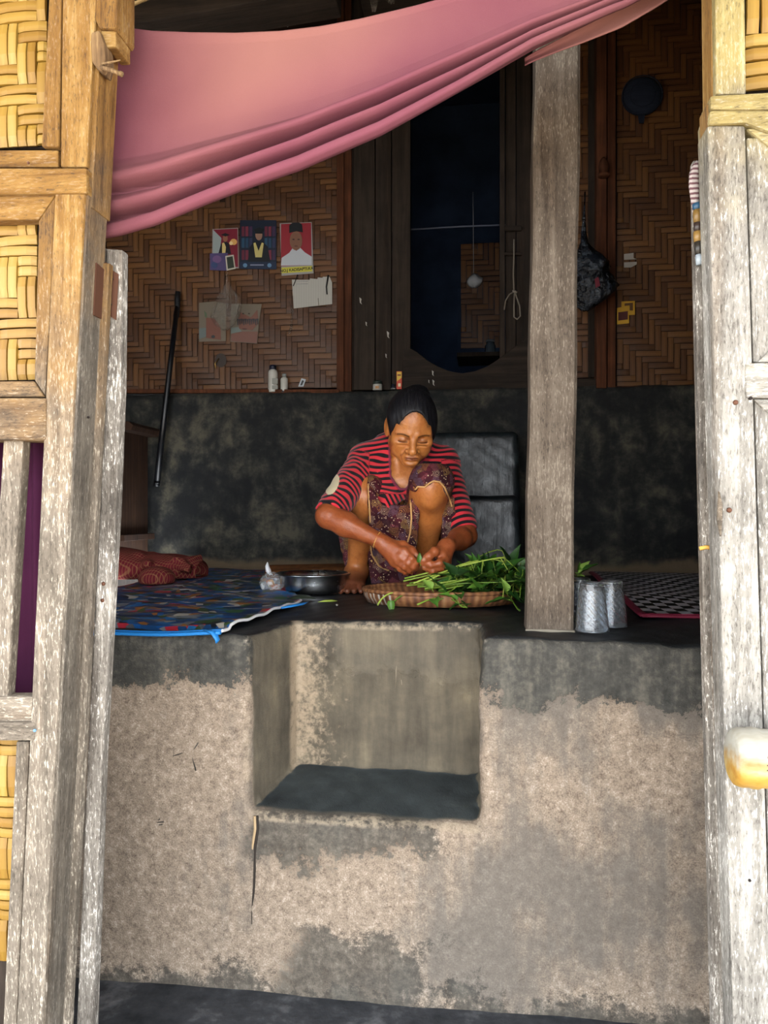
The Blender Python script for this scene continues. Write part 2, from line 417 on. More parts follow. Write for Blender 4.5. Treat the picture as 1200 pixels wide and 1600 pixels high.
    c = m.mix(m.math('MULTIPLY', wear, .6), c, '#9c8e7a')
    m.col(c); m.rough(m.math('SUBTRACT', .9, m.math('MULTIPLY', m.math('MAXIMUM', istop, m.math('MULTIPLY', skin, .5)), .42)))
    m.bump(m.math('ADD', m.math('MULTIPLY', n2, .7), m.math('ADD', m.math('MULTIPLY', n3, .35), m.math('MULTIPLY', msk, .25))), .55, .006)
    return m.m
m_plaster = plaster()
def dark_plaster(name, st, gloss=.0, foot=True):
    m = M(name, .85, .4); o = m.co(); x, y, z = m.xyz(o)
    n1 = m.noise(o, 6.5, 7, .66, .3); n2 = m.noise(o, 26, 5, .65); n3 = m.noise(m.mp(o, (40, 40, 5)), 1, 3)
    v = m.math('ADD', m.math('MULTIPLY', n1, .62), m.math('ADD', m.math('MULTIPLY', n2, .28), m.math('MULTIPLY', n3, .1)))
    c = m.ramp(v, st)
    if foot: c = m.mix(m.math('MULTIPLY', m.math('SUBTRACT', 1, m.step(m.math('ADD', z, m.math('MULTIPLY', m.math('SUBTRACT', n1, .5), .12)), -.0 + .03, .065)), .7), c, '#6a5a45')
    m.col(c)
    if gloss: m.rough(m.math('SUBTRACT', .52, m.math('MULTIPLY', n2, gloss)))
    m.bump(m.math('ADD', m.math('MULTIPLY', n2, .6), m.math('MULTIPLY', n3, .6)), .5, .006); return m.m
m_dado = dark_plaster('smoky_wall_plaster', [(.42, '#0f1012'), (.48, '#1a1b1a'), (.54, '#2e2d28'), (.62, '#4c483c')])
m_stair = dark_plaster('polished_stair_cement', [(.40, '#0f1214'), (.5, '#1a1f22'), (.62, '#31383b')], .35, False)
def earth():
    m = M('packed_ground', .95, .2); o = m.co(); y = m.xyz(o)[1]
    n1 = m.noise(o, 7, 6, .62); n2 = m.noise(o, 40, 4)
    inn = m.ramp(m.math('ADD', m.math('MULTIPLY', n1, .7), m.math('MULTIPLY', n2, .3)), [(.35, '#25272b'), (.52, '#3a3c40'), (.68, '#66676a')])
    out = m.ramp(n1, [(.3, '#978a78'), (.7, '#b5a795')])
    m.col(m.mix(m.step(y, .7, .9), out, inn)); m.bump(n2, .5, .006); return m.m
m_earth = earth()

# ------------------------------------------------------------------ structure: ground, raised floor, walls, roof
tag(box('floor_ground', (-5, -6, -.06), (5, EDGE + .3, 0), m_earth), kind='structure')
def wav(X, Y, Z): return .0022 * np.sin(X * 31 + 2 * np.sin(Z * 17)) * np.sin(Z * 27 + Y * 19) + .0015 * np.sin(X * 83 + Z * 47) * np.sin(Z * 71 + Y * 61 + 1)
fl = Field((-1.25, EDGE - .04, -.05), (1.05, BACK + .1, PLAT + .03), .0105)
def f_plat(X, Y, Z):
    dy = (EDGE + .004 * np.sin(X * 9)) - Y; dz = Z - PLAT - .004 * np.sin(X * 7 + Y * 5)
    r = .016; a, b = dy + r, dz + r
    body = np.minimum(np.maximum(a, b), 0) + np.sqrt(np.maximum(a, 0) ** 2 + np.maximum(b, 0) ** 2) - r
    xl = NX0 + (NXB - NX0) * np.clip((Y - EDGE) / .2, -.3, 1.2)
    zt = .362 + .035 * np.clip((Y - EDGE) / .2, 0, 1) - .012 * (X - NX0)
    hole = np.maximum(np.maximum(xl - X, X - NX1), np.maximum(Y - (NYB - .01 * (Z - .5)), zt - Z))
    hh = np.maximum(.022 - np.abs(body + hole), 0) / .022
    return np.maximum(body, -hole) + hh * hh * .022 * .25 + wav(X, Y, Z)
fl.F[:] = f_plat(fl.ax[0][:, None, None], fl.ax[1][None, :, None], fl.ax[2][None, None, :]).astype(np.float32)
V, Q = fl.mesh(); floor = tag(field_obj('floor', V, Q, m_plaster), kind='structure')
# crack running down from the corner of the recess, and the filler lines
m_crack = plain('crack_dark', '#2a241f', .95); m_fill = plain('pale_filler', '#a08a6a', .9); m_scr = plain('scratched_cement', '#8a7f6e', .9)
crk = [(402, 1275), (403, 1295), (399, 1320), (398, 1350), (397, 1385), (394, 1420), (393, 1460)]
tube('crack', [P(x, y, EDGE + .0035) for x, y in crk], [.0022, .0035, .003, .0028, .0024, .002, .001], m_crack, floor, 6)
tube('filler_seam', [P(x - 4, y, EDGE + .004) for x, y in crk[:4]], [.003, .004, .003, .001], m_fill, floor, 6)
for pts in ([(655, 1048), (653, 1060), (653, 1072)], [(663, 1050), (662, 1062)], [(620, 1030), (619, 1046), (618, 1075)], [(627, 1062), (628, 1070)]):
    tube('scratch', [P(x, y, NYB + .0005) for x, y in pts], [.0006, .0011, .0006][:len(pts)], m_scr, floor, 5)
# scribbled charcoal marks on the bare plaster
m_char = plain('charcoal', '#34322f', .95)
for pts in ([(202, 1248), (212, 1228), (211, 1246), (218, 1242)], [(232, 1256), (240, 1250), (252, 1258)], [(230, 1280), (245, 1262), (250, 1280), (228, 1286), (256, 1284)],
            [(262, 1272), (268, 1262), (274, 1276), (262, 1280), (276, 1270)], [(270, 1158), (272, 1180), (262, 1196)], [(268, 1182), (298, 1172), (306, 1204)], [(300, 1176), (310, 1160)], [(236, 1290), (254, 1288)]):
    tube('charcoal_mark', [P(x, y, EDGE + .0025) for x, y in pts], .0016, m_char, floor, 5)

# rear wall: dado, stair blocks, timber front of the inner room, woven panels
LEDGE = P(400, 613, BACK - .06).z
wb = empty('wall_back', (0, BACK, PLAT), kind='structure')
def f_dado(X, Y, Z):
    a = (BACK - .06) - Y + .012; b = Z - LEDGE + .012
    return np.minimum(np.maximum(a, b), 0) + np.sqrt(np.maximum(a, 0) ** 2 + np.maximum(b, 0) ** 2) - .012 + 1.3 * wav(X, Y, Z) + .003 * np.sin(X * 5 + 1) * np.sin(Z * 7)
fd = Field((-1.75, BACK - .09, PLAT - .03), (1.45, BACK + .02, LEDGE + .03), .014)
fd.F[:] = f_dado(fd.ax[0][:, None, None], fd.ax[1][None, :, None], fd.ax[2][None, None, :]).astype(np.float32)
V, Q = fd.mesh(); field_obj('dado', V, Q, m_dado, wb)
def stair_block(name, x0, x1, y0, z1, zb):
    f = Field((x0 - .03, y0 - .03, zb - .03), (x1 + .05, BACK - .066, z1 + .03), .0085)
    def fn(X, Y, Z):
        r = .022
        a = np.maximum(x0 + .014 * (z1 - Z) * 0 - X, X - (x1 + .03 * (z1 - Z))) + r; b = y0 - .05 * (z1 - Z) - Y + r; c = Z - z1 + r
        ins = np.minimum(np.maximum(np.maximum(a, b), c), 0)
        return ins + np.sqrt(np.maximum(a, 0) ** 2 + np.maximum(b, 0) ** 2 + np.maximum(c, 0) ** 2) - r + wav(X, Y, Z) * .5
    f.F[:] = fn(f.ax[0][:, None, None], f.ax[1][None, :, None], f.ax[2][None, None, :]).astype(np.float32)
    V, Q = f.mesh(); return field_obj(name, V, Q, m_stair, stairs)
stairs = empty('cement_stairs', P(720, 890, 2.9), 'dark polished cement stair blocks behind the woman below the inner door', 'stairs')
z1 = P(760, 774, 2.72).z; z2 = P(760, 674, 2.93).z
stair_block('stair_block', P(655, 800, 2.72).x, P(811, 800, 2.72).x, 2.72, z1, PLAT)
stair_block('stair_block', P(655, 700, 2.93).x, P(810, 700, 2.93).x, 2.93, z2, PLAT)

def weave(name, x0, x1, z0, z1, Y, cell, n, mat, parent, bulge=.0022, th=.0010, pair=1, limit=300, holes=(), jitter=0.0, herring=0):
    """twill of split bamboo: every float that shows is a strand of its own"""
    nu, nv = int((x1 - x0) / cell) + 1, int((z1 - z0) / cell) + 1
    pan = empty(name, ((x0 + x1) / 2, Y, (z0 + z1) / 2), parent=None); pan.parent = parent
    base = Vector((0, 0, 0)); q = parent
    while q is not None: base = base + q.location; q = q.parent
    pan.location = Vector(((x0 + x1) / 2, Y, (z0 + z1) / 2)) - base
    def strip(k):
        L, W = k * cell, cell * .465; vs_, fs = [], []
        for i in range(5):
            t = i / 4; x = (t - .5) * (L * .99); b = bulge * (1 - (2 * t - 1) ** 4)
            for yy, zz in ((.001, -W), (-b - th * .78, -W * .95), (-b - th, 0), (-b - th * .78, W * .95), (.001, W)): vs_.append((x, yy, zz))
        for i in range(4):
            for j in range(4): fs.append((i * 5 + j, i * 5 + j + 1, i * 5 + 5 + j + 1, i * 5 + 5 + j))
        fs += [(0, 1, 2, 3, 4), (24, 23, 22, 21, 20)]
        me = bpy.data.meshes.new('bamboo_strand'); me.from_pydata(vs_, [], fs); me.update(); me.materials.append(mat)
        return me
    n *= pair; meshes = {k: strip(k) for k in range(1, n + 1)}
    def hor(i, j):
        jj = j if not herring or (i // herring) % 2 == 0 else -j
        return ((i // pair + jj // pair) % (2 * n // pair)) < n // pair
    todo = []
    for j in range(nv):
        i = 0
        while i < nu:
            if hor(i, j):
                k = i
                while k < nu and hor(k, j) and k - i < n: k += 1
                todo.append(((i + k) / 2, j + .5, k - i, 0)); i = k
            else: i += 1
    for i in range(nu):
        j = 0
        while j < nv:
            if not hor(i, j):
                k = j
                while k < nv and not hor(i, k) and k - j < n: k += 1
                todo.append((i + .5, (j + k) / 2, k - j, 1)); j = k
            else: j += 1
    todo = [t for t in todo if not any(h(x0 + t[0] * cell, z0 + t[1] * cell) for h in holes)]
    rest = todo[limit:]; todo = todo[:limit]
    for cx, cz, k, o_ in todo:
        o = bpy.data.objects.new('bamboo_strand', meshes[k]); COL.objects.link(o); o.parent = pan
        o.location = (x0 + cx * cell - (x0 + x1) / 2, rnd.uniform(-1, 1) * .0006, z0 + cz * cell - (z0 + z1) / 2)
        o.rotation_euler = (0, (math.pi / 2 if o_ else 0) + rnd.uniform(-1, 1) * (.015 + jitter), 0)
        o.scale = (1, 1, rnd.uniform(.9, 1.03))
    if rest:
        vs_, fs = [], []
        for cx, cz, k, o_ in rest:
            b = len(vs_)
            for v in meshes[k].vertices:
                x, y, z = v.co
                if o_: x, z = z, -x
                vs_.append((x0 + cx * cell + x, Y + y, z0 + cz * cell + z))
            fs += [tuple(b + q for q in p.vertices) for p in meshes[k].polygons]
        tag(mobj('bamboo_strands', vs_, fs, mat, pan), kind='stuff')
    return pan
# woven panel beside the portraits
X0, X1 = P(120, 500, BACK).x, P(527, 500, BACK).x; Z0 = P(300, 611, BACK).z; Z1 = P(300, 250, BACK).z
cell = 9.2 / F * BACK
def hid_l(x, z):                     # behind the hanging cloth and the frame nothing shows
    d = -x * SY + BACK * CY; px = 600 + F * (x * CY + BACK * SY) / d; py = HY - F * (z - CAMZ) / d
    return px < 170 or py < interp(px, [(160, 345), (350, 300), (480, 255), (600, 200)])
weave('woven_panel', X0, X1, Z0, Z1, BACK - .012, cell, 4, m_bamold, wb, holes=(hid_l,), limit=300)
box('backing', (X0, BACK - .011, Z0), (X1, BACK + .02, 3.3), m_brownd, wb)
XR0, XR1 = P(963, 500, BACK).x, P(1110, 500, BACK).x; ZR0 = P(1000, 606, BACK).z; ZR1 = P(1000, -30, BACK).z
weave('woven_panel', XR0, XR1, ZR0, ZR1, BACK - .012, cell, 4, m_bamold, wb, limit=300)
box('backing', (P(898, 500, BACK).x - .08, BACK - .011, ZR0 - .02), (XR1 + .5, BACK + .02, 3.3), m_brownd, wb)
weave('woven_panel', P(880, 500, BACK).x, P(919, 500, BACK).x, P(900, 592, BACK).z, P(900, 20, BACK).z, BACK - .012, cell, 4, m_bamold, wb)
# timber members of the rear wall
def vboard(xa, xb, ya, yb, Y, th, mat, name, parent=wb): return plate(name, [(xa, ya), (xb, ya), (xb, yb), (xa, yb)], Y, th, mat, parent, .003)
vboard(526, 537, -60, 612, BACK - .045, .04, m_brown, 'batten'); vboard(537, 549, -60, 612, BACK - .03, .03, m_brown, 'batten')
vboard(549, 553, -60, 610, BACK - .01, .02, m_dark, 'cover_strip')
for xa, xb in ((553, 585.5), (587, 611), (612.5, 641)): vboard(xa, xb, -60, 609, BACK - .025, .035, m_dark, 'plank')
vboard(781, 789, -60, 606, BACK - .05, .05, m_dark, 'door_jamb'); vboard(790, 806, -60, 606, BACK - .03, .03, m_dark, 'plank'); vboard(807, 830, -60, 606, BACK - .035, .03, m_dark, 'plank')
for ya, yb in ((352, 360), (394, 398)): vboard(788, 815, ya, yb, BACK - .058, .012, m_darkh, 'ledger')
vboard(830, 884, -60, 606, BACK - .02, .03, m_dark, 'plank')
vboard(919, 931, -60, 590, BACK - .02, .03, m_dark, 'plank'); vboard(932, 948, -60, 606, BACK - .075, .07, m_brown, 'post'); vboard(949, 962, -60, 606, BACK - .055, .05, m_brown, 'batten')
vboard(895, 931, 592, 606, BACK - .05, .05, m_darkh, 'rail')
vboard(100, 530, 608, 614, BACK - .05, .03, m_brown, 'rail'); vboard(960, 1115, 603, 609, BACK - .05, .03, m_brown, 'rail')
lathe('finial', [(.001, .075), (.008, .07), (.016, .055), (.02, .035), (.017, .012), (.024, .008), (.024, 0), (.018, -.004)], P(943, 275, BACK - .1) , m_brown, wb, 20)
# threshold board with a scooped top
arc = [(630, 546), (641, 544), (652, 550), (668, 563), (685, 573), (703, 580), (722, 583), (741, 580), (760, 573), (776, 563), (790, 552), (806, 540), (829, 522)]
plate('threshold_board', arc + [(829, 606), (630, 610)], BACK - .055, .04, m_darkh, wb, .003)
# dark room behind the opening
rb = empty('wall_inner', (0, BACK + 1.3, PLAT), kind='structure')
box('rear_boards', (-1.6, BACK + 1.2, PLAT), (1.6, BACK + 1.25, 3.3), m_blueshade, rb)
box('side_boards', (-1.2, BACK + .05, PLAT), (-1.15, BACK + 1.2, 3.3), m_blueshade, rb); box('side_boards', (1.3, BACK + .05, PLAT), (1.35, BACK + 1.2, 3.3), m_blueshade, rb)
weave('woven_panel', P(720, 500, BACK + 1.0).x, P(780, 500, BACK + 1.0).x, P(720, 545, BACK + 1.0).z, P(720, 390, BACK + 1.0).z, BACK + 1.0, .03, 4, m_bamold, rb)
box('panel_backing', (P(715, 500, BACK + 1.0).x, BACK + 1.01, PLAT), (P(800, 500, BACK + 1.0).x, BACK + 1.03, 2.2), m_blueshade, rb)
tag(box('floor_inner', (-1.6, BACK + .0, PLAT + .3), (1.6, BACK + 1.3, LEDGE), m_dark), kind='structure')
# side walls, ceiling, beams
tag(box('wall_left', (-1.75, FAC + .08, 0), (-1.70, BACK + 1.3, 3.35), m_dark), kind='structure')
tag(box('wall_right', (1.30, FAC + .08, 0), (1.35, BACK + 1.3, 3.35), m_dark), kind='structure')
tag(box('ceiling', (-1.75, FAC + .02, 3.3), (1.35, BACK + 1.3, 3.35), m_blueshade), kind='structure')
tb = empty('trim_1', (0, 2.0, 2.3), kind='structure')
plate('ceiling_beam', [(120, 38), (230, 33), (520, -18), (520, -120), (120, -120)], 1.95, .12, m_darkh, tb, .004)
plate('ceiling_beam', [(560, -10), (1200, -70), (1200, -160), (560, -90)], 2.3, .12, m_darkh, tb, .004)
# ------------------------------------------------------------------ front wall: left bay with woven panels and slats
wl = empty('wall_front_left', (P(60, 1500, FAC).x, FAC, 0), kind='structure')
A = lambda y: 148.7 - .0523 * y          # arris of the door jamb in the photo
L = lambda y: 99 - .0462 * y             # joint between jamb and panel frame
def strip_px(name, xl, xr, ya, yb, Y, th, mat, parent, bev=.003):
    return plate(name, [(xl(ya), ya), (xr(ya), ya), (xr(yb), yb), (xl(yb), yb)], Y, th, mat, parent, bev)
K = lambda c: (lambda y: c)
strip_px('jamb_post', lambda y: L(y) + .5, A, 262, 1950, FAC, .062, m_jamb_v, wl, .004)
strip_px('jamb_post', lambda y: 97 - .012 * y, lambda y: 150 - .055 * y, -420, 261, FAC + .004, .062, m_jamb_v, wl, .004)
# inner lining of the jamb (what the door closes against)
def reveal(name, ya, yb, xo, mat, dy0, dy1, parent, arris, wdt=.012):
    v, f = [], []
    fr = [P(arris(ya) + xo, ya, FAC), P(arris(yb) + xo, yb, FAC)]
    pts = []
    for p in fr: pts += [p + Vector((-.03, dy0, 0)), p + Vector((wdt, dy0, 0)), p + Vector((wdt, dy1, 0)), p + Vector((-.03, dy1, 0))]
    add_prism(v, f, pts[:4], pts[4:]); return mobj(name, v, f, mat, parent, bevel=.002)
reveal('jamb_lining', 275, 1950, -8, m_reveal, .004, .064, wl, A)
reveal('jamb_lining', -420, 320, -6, m_reveal, .012, .07, wl, A)
reveal('rebate_strip', 392, 1950, 4, m_jamb_v, .058, .072, wl, A, .010)
# upper bay
strip_px('cover_board', lambda y: 76 - .05 * y, lambda y: 96 - .02 * y, -420, 229, FAC + .004, .03, m_jamb_v, wl)
strip_px('rail', K(-160), K(91), 234, 261, FAC + .008, .03, m_jamb_h, wl); strip_px('rail', K(-160), lambda y: 135, 262.5, 302, FAC - .004, .05, m_jamb_h, wl)
# middle bay: mitred moulding round the woven panel
plate('moulding', [(-160, 311), (88, 303), (60, 343), (-160, 347)], FAC + .006, .025, m_jamb_h, wl, .003)
plate('moulding', [(88, 304), (L(620), 619), (L(595) - 18, 594), (60, 345)], FAC + .006, .025, m_jamb_v, wl, .003)
plate('moulding', [(-160, 596), (L(595) - 19, 595), (L(620) - 1, 620), (-160, 620)], FAC + .006, .025, m_jamb_h, wl, .003)
strip_px('rail', K(-160), lambda y: 72, 621, 688, FAC - .003, .05, m_jamb_h, wl, .006)
# slats
for c in (20, -50, -120):
    strip_px('slat', lambda y: c - 15 - .062 * (y - 690), lambda y: c + 16 - .062 * (y - 690), 684, 1100, FAC + .01, .022, m_jamb_v, wl)
strip_px('rail', K(-160), lambda y: 58 - .02 * (y - 1090), 1088, 1128, FAC + .006, .03, m_jamb_h, wl, .005); strip_px('rail', K(-160), lambda y: 56 - .03 * (y - 1090), 1129, 1158, FAC - .002, .04, m_jamb_h, wl, .004)
strip_px('stile', lambda y: 25 - .046 * (y - 1160), lambda y: L(y) + .3, 1158.5, 1950, FAC + .008, .03, m_jamb_v, wl)
wcell = 17 / F * FAC * 1.05
for (xa, xb, ya, yb, n, lim) in ((-60, 66, 232, -60, 3, 300), (-60, 58, 595, 345, 3, 300), (-60, 26, 1500, 1160, 3, 300)):
    weave('woven_panel', P(xa, ya, FAC + .034).x, P(xb, ya, FAC + .034).x, P(0, ya, FAC + .034).z, P(0, yb, FAC + .034).z, FAC + .034, wcell, 2, m_bam, wl, bulge=.003, th=.002, jitter=.012, pair=2)
    plate('panel_backing', [(-160, yb), (xb + 6, yb), (xb + 6, ya), (-160, ya)], FAC + .042, .01, m_dark, wl)
plate('panel_backing', [(-160, 1500), (20, 1500), (0, 1950), (-160, 1950)], FAC + .042, .01, m_dark, wl)
# broken capital pieces at the jamb head and the splintered notch below them
plate('head_block', [(147, -420), (185, -420), (183, 38), (180, 45), (155, 44), (147, 28)], FAC + .005, .06, m_jamb_v, wl, .003)
plate('head_block', [(157, 47), (181, 46), (181, 73), (166, 74), (158, 62)], FAC + .012, .05, m_jamb_h, wl, .003)
m_rot = wood('rotten_wood', [(.3, '#3a2a1b'), (.5, '#6a5236'), (.7, '#9a8058')], 'Z', 2.0, bump=1.0)
rr = random.Random(3); rot = [(141 + 3 * rr.random(), 50), (155, 46), (163, 70), (164 + 2 * rr.random(), 92), (160, 112), (152, 108), (143, 96), (141, 70)]
plate('splintered_notch', rot, FAC + .002, .03, m_rot, wl, .004)
tube('splinter', [P(158, 105, FAC), P(172, 109, FAC - .012), P(182, 113, FAC - .02), P(190, 116, FAC - .024)], [.003, .0035, .003, .0042], m_rot, wl, 7)
tube('splinter', [P(160, 100, FAC), P(175, 97, FAC - .01), P(188, 94, FAC - .016)], [.002, .0018, .0008], m_rot, wl, 6)
def added_window_wall(name, wname, x0, x1, wx0, wx1, wz0, wz1, mat):
    root = empty(name, ((x0 + x1) / 2, FAC + .06, 0), kind='structure'); y0, y1 = FAC + .05, FAC + .08
    box('wall_boards', (x0, y0, 0), (x1, y1, wz0), mat, root); box('wall_boards', (x0, y0, wz1), (x1, y1, 2.15), mat, root)
    box('wall_boards', (x0, y0, wz0), (wx0, y1, wz1), mat, root); box('wall_boards', (wx1, y0, wz0), (x1, y1, wz1), mat, root)
    wn = empty(wname, ((wx0 + wx1) / 2, FAC + .06, wz0), kind='structure')
    for a, b in (((wx0 - .03, y0 - .02, wz0 - .04), (wx1 + .03, y1 + .02, wz0)), ((wx0 - .03, y0 - .02, wz1), (wx1 + .03, y1 + .02, wz1 + .04)), ((wx0 - .03, y0 - .02, wz0), (wx0, y1 + .02, wz1)), ((wx1, y0 - .02, wz0), (wx1 + .03, y1 + .02, wz1))): box('added_window_frame', a, b, mat, wn, .004)
    for k in range(1, 5): x = wx0 + (wx1 - wx0) * k / 5; box('added_window_bar', (x - .008, y0, wz0), (x + .008, y0 + .016, wz1), mat, wn)
XL = P(-150, 800, FAC).x
added_window_wall('wall_front_outer', 'added_window_1', -1.75, XL, -1.66, XL - .06, .80, 2.08, m_jamb_v)  # added window out of view, lights the woman from the left
tag(box('wall_front_head', (-1.75, FAC + .02, 2.12), (1.35, FAC + .08, 3.35), m_jamb_h), kind='structure')
# nail heads and bolt holes
m_rust = plain('rusty_iron', '#5a3a2a', .7, .5, .5); m_hole = plain('nail_hole', '#1c1512', .95)
def nail(px, py, Y, r, parent, mat=None, nrm=(0, -1, 0)):
    p = P(px, py, Y); n = Vector(nrm).normalized()
    tube('nail', [p + n * .0005, p + n * .002, p + n * .003], [r, r, r * .6], mat or m_rust, parent, 10)

# door leaf folded back at the left jamb: the photo shows its hinge edge
def leaf(name, hinge_top, hinge_bot, ang, thick, width, mat, side):
    """stile, rails and boards of a leaf that swings in; hinge_* are the near corners of its hinge edge"""
    d = Vector((math.sin(ang) * side, math.cos(ang), 0)); n = Vector((d.y * -side, d.x * side, 0)) * -1
    root = empty(name, hinge_bot, kind='structure')
    def part(nm, a, b, zt, zb, inset, m_):
        v, f = [], []; pts = []
        for c, z in ((hinge_top, zt), (hinge_bot, zb)):
            t = (z - hinge_bot.z) / (hinge_top.z - hinge_bot.z); q = hinge_bot.lerp(hinge_top, t)
            i = n * inset
            pts += [q + d * a + i, q + d * b + i, q + d * b + n * (thick - inset), q + d * a + n * (thick - inset)]
            if inset == 0: pts[-4:] = [q + d * a, q + d * b, q + d * b + n * thick, q + d * a + n * thick]
        add_prism(v, f, pts[:4], pts[4:]); return mobj(nm, v, f, m_, root, bevel=.003)
    T, B_ = hinge_top.z, hinge_bot.z
    part('stile', 0, .07, T, B_, 0, mat); part('stile', width - .07, width, T, B_, 0, mat)
    for zt in (T, (T + B_) * .5 + .05, B_ + .1): part('rail', .07, width - .07, zt, zt - .1, 0, mat)
    part('door_board', .07, width * .5 - .001, T - .1, B_ + .1, thick * .25, m_dark); part('door_board', width * .5 + .001, width - .07, T - .1, B_ + .1, thick * .25, m_dark)
    return root
ht, hb = P(168, 388, FAC + .085), P(114, 1640, FAC + .085)
dl = leaf('door_1', ht + Vector((0, 0, .0)), hb, math.radians(58), .024, .40, m_leaf_edge, -1)
# the edge of the leaf seen from the front, 23 px wide
plate('hinge_edge', [(166, 388), (191, 390), (189, 600), (181, 800), (160, 1180), (143, 1640), (118, 1640), (137, 1180), (155, 800), (164, 600)], FAC + .078, .022, m_leaf_edge, dl, .003)
for y_ in (912, 938): nail(interp(y_, [(800, 168), (1180, 148)]), y_, FAC + .078, .0032, dl)
nail(103, 1128, FAC + .03, .003, wl, m_hole, (1, -.2, 0)); nail(137, 652, FAC + .03, .002, wl, m_hole, (1, -.2, 0)); nail(108, 750, FAC + .03, .0015, wl, m_hole, (1, -.2, 0))
nail(45, 255, FAC - .004, .002, wl); nail(55, 1141, FAC - .004, .0025, wl, plain('blue_chip', '#5f86b5', .5))
hg = empty('hinge', P(163, 455, FAC + .07), 'rusty butt hinge on the door edge just under the cloth', 'hinge')
hv, hfc = [], []
for y_ in (404, 484):
    q_ = P(A(y_) - 8, y_, FAC) + Vector((.0125, 0, 0)); hv += [q_ + Vector((0, .034, .004 if y_ < 450 else .0)), q_ + Vector((.002, .034, .004 if y_ < 450 else .0)), q_ + Vector((.002, .066, 0)), q_ + Vector((0, .066, 0))]
tv, tf = [], []; add_prism(tv, tf, hv[:4], hv[4:]); mobj('hinge_leaf', tv, tf, m_rust, hg); plate('hinge_leaf', [(167, 417), (185, 428), (181, 500), (166, 490)], FAC + .0755, .002, m_rust, hg)
tube('hinge_pin', [P(164, 411, FAC + .066), P(161.5, 488, FAC + .066)], .0042, m_rust, hg, 12)
for x, y in ((176, 436), (174, 476)): nail(x, y, FAC + .0745, .0016, hg, m_hole)

# right bay
wr = empty('wall_front_right', (P(1150, 1550, FAC).x, FAC, 0), kind='structure')
Bx = lambda y: 1099.3 + .0286 * y; Sx = lambda y: 1159 + .03 * y
strip_px('jamb_post', Bx, Sx, 196, 1950, FAC, .05, m_right_v, wr, .004)
strip_px('jamb_post', lambda y: 1117 + .012 * y, lambda y: 1164.5 + .015 * y, -420, 147, FAC + .006, .06, m_right_v, wr, .004)
strip_px('panel_stile', lambda y: Sx(y) + 1, lambda y: Sx(y) + 62, 215, 566, FAC + .006, .03, m_right_v, wr); strip_px('panel_stile', lambda y: Sx(y) + 1, lambda y: Sx(y) + 62, 622, 1950, FAC + .006, .03, m_right_v, wr)
plate('rail', [(1110, 149), (1330, 136), (1330, 172), (1110, 171)], FAC - .006, .05, m_right_h, wr, .004); plate('rail', [(1109, 172), (1330, 173), (1330, 206), (1200, 205), (1165, 192), (1108, 194)], FAC - .004, .05, m_right_h, wr, .004)
plate('mitre_piece', [(1166, 200), (1240, 262), (1240, 206)], FAC + .003, .03, m_right_h, wr, .003)
plate('rail', [(1165, 567), (1330, 566), (1330, 621), (1166, 622)], FAC - .003, .04, m_right_h, wr, .003)
plate('mitre_piece', [(1183, 566), (1240, 510), (1240, 566)], FAC + .002, .03, m_right_h, wr, .003); plate('mitre_piece', [(1176, 623), (1240, 682), (1240, 623)], FAC + .002, .03, m_right_h, wr, .003)
weave('woven_panel', P(1164, 140, FAC + .03).x, P(1290, 140, FAC + .03).x, P(1180, 142, FAC + .03).z, P(1180, -40, FAC + .03).z, FAC + .03, wcell * 1.2, 2, m_bam, wr, bulge=.003, th=.002, pair=2)
plate('panel_backing', [(1160, 150), (1330, 150), (1330, -300), (1160, -300)], FAC + .04, .01, m_dark, wr)
def reveal_r(name, ya, yb, x, mat, dy0, dy1, wd=.03):
    v, f = [], []; pts = []
    for y in (ya, yb):
        p = P(x(y), y, FAC); pts += [p + Vector((0, dy0, 0)), p + Vector((wd, dy0, 0)), p + Vector((wd, dy1, 0)), p + Vector((0, dy1, 0))]
    add_prism(v, f, pts[:4], pts[4:]); return mobj(name, v, f, mat, wr, bevel=.002)
reveal_r('jamb_lining', 160, 1950, lambda y: Bx(y) + 1.5, m_reveal, .004, .042); reveal_r('jamb_lining', -420, 205, lambda y: 1117 + .012 * y, m_reveal, .02, .066)
plate('chamfer_block', [(1107, 158), (1112, 158), (1112, 300), (1100, 300), (1096, 196)], FAC + .046, .02, m_right_v, wr, .002)
for x, y in ((1149, 629), (1139, 797)): nail(x, y, FAC, .0035, wr, m_rust)
nail(1171, 1375, FAC, .002, wr, m_hole); nail(1172, 622, FAC, .003, wr, m_hole)
tube('bark_knot', [P(1123, 768, FAC), P(1125, 788, FAC - .002), P(1124, 812, FAC - .003), P(1126, 838, FAC)], [.001, .0035, .004, .001], m_jamb_h, wr, 8)
tag(box('wall_front_side', (P(1330, 800, FAC).x - .01, FAC + .05, 0), (1.35, FAC + .08, 2.12), m_right_v), kind='structure')
# right leaf, folded back: pale hinge edge
ht, hb = P(1090, 250, FAC + .07), P(1124, 1640, FAC + .07)
dr = leaf('door_2', ht, hb, math.radians(60), .024, .40, m_leaf_edge, 1)
plate('hinge_edge', [(1083, 250), (1097, 250), (1098, 420), (1104, 640), (1113, 900), (1121, 1250), (1128, 1640), (1115, 1640), (1106, 1250), (1097, 900), (1091, 640), (1086, 420)], FAC + .068, .02, m_leaf_edge, dr, .003)
m_twine = plain('straw_twine', '#c79a4a', .8)
tube('twine_ring', [P(x, y, FAC + .066) for x, y in ((1093, 857), (1103, 855), (1113, 856))], .003, m_twine, dr, 8)
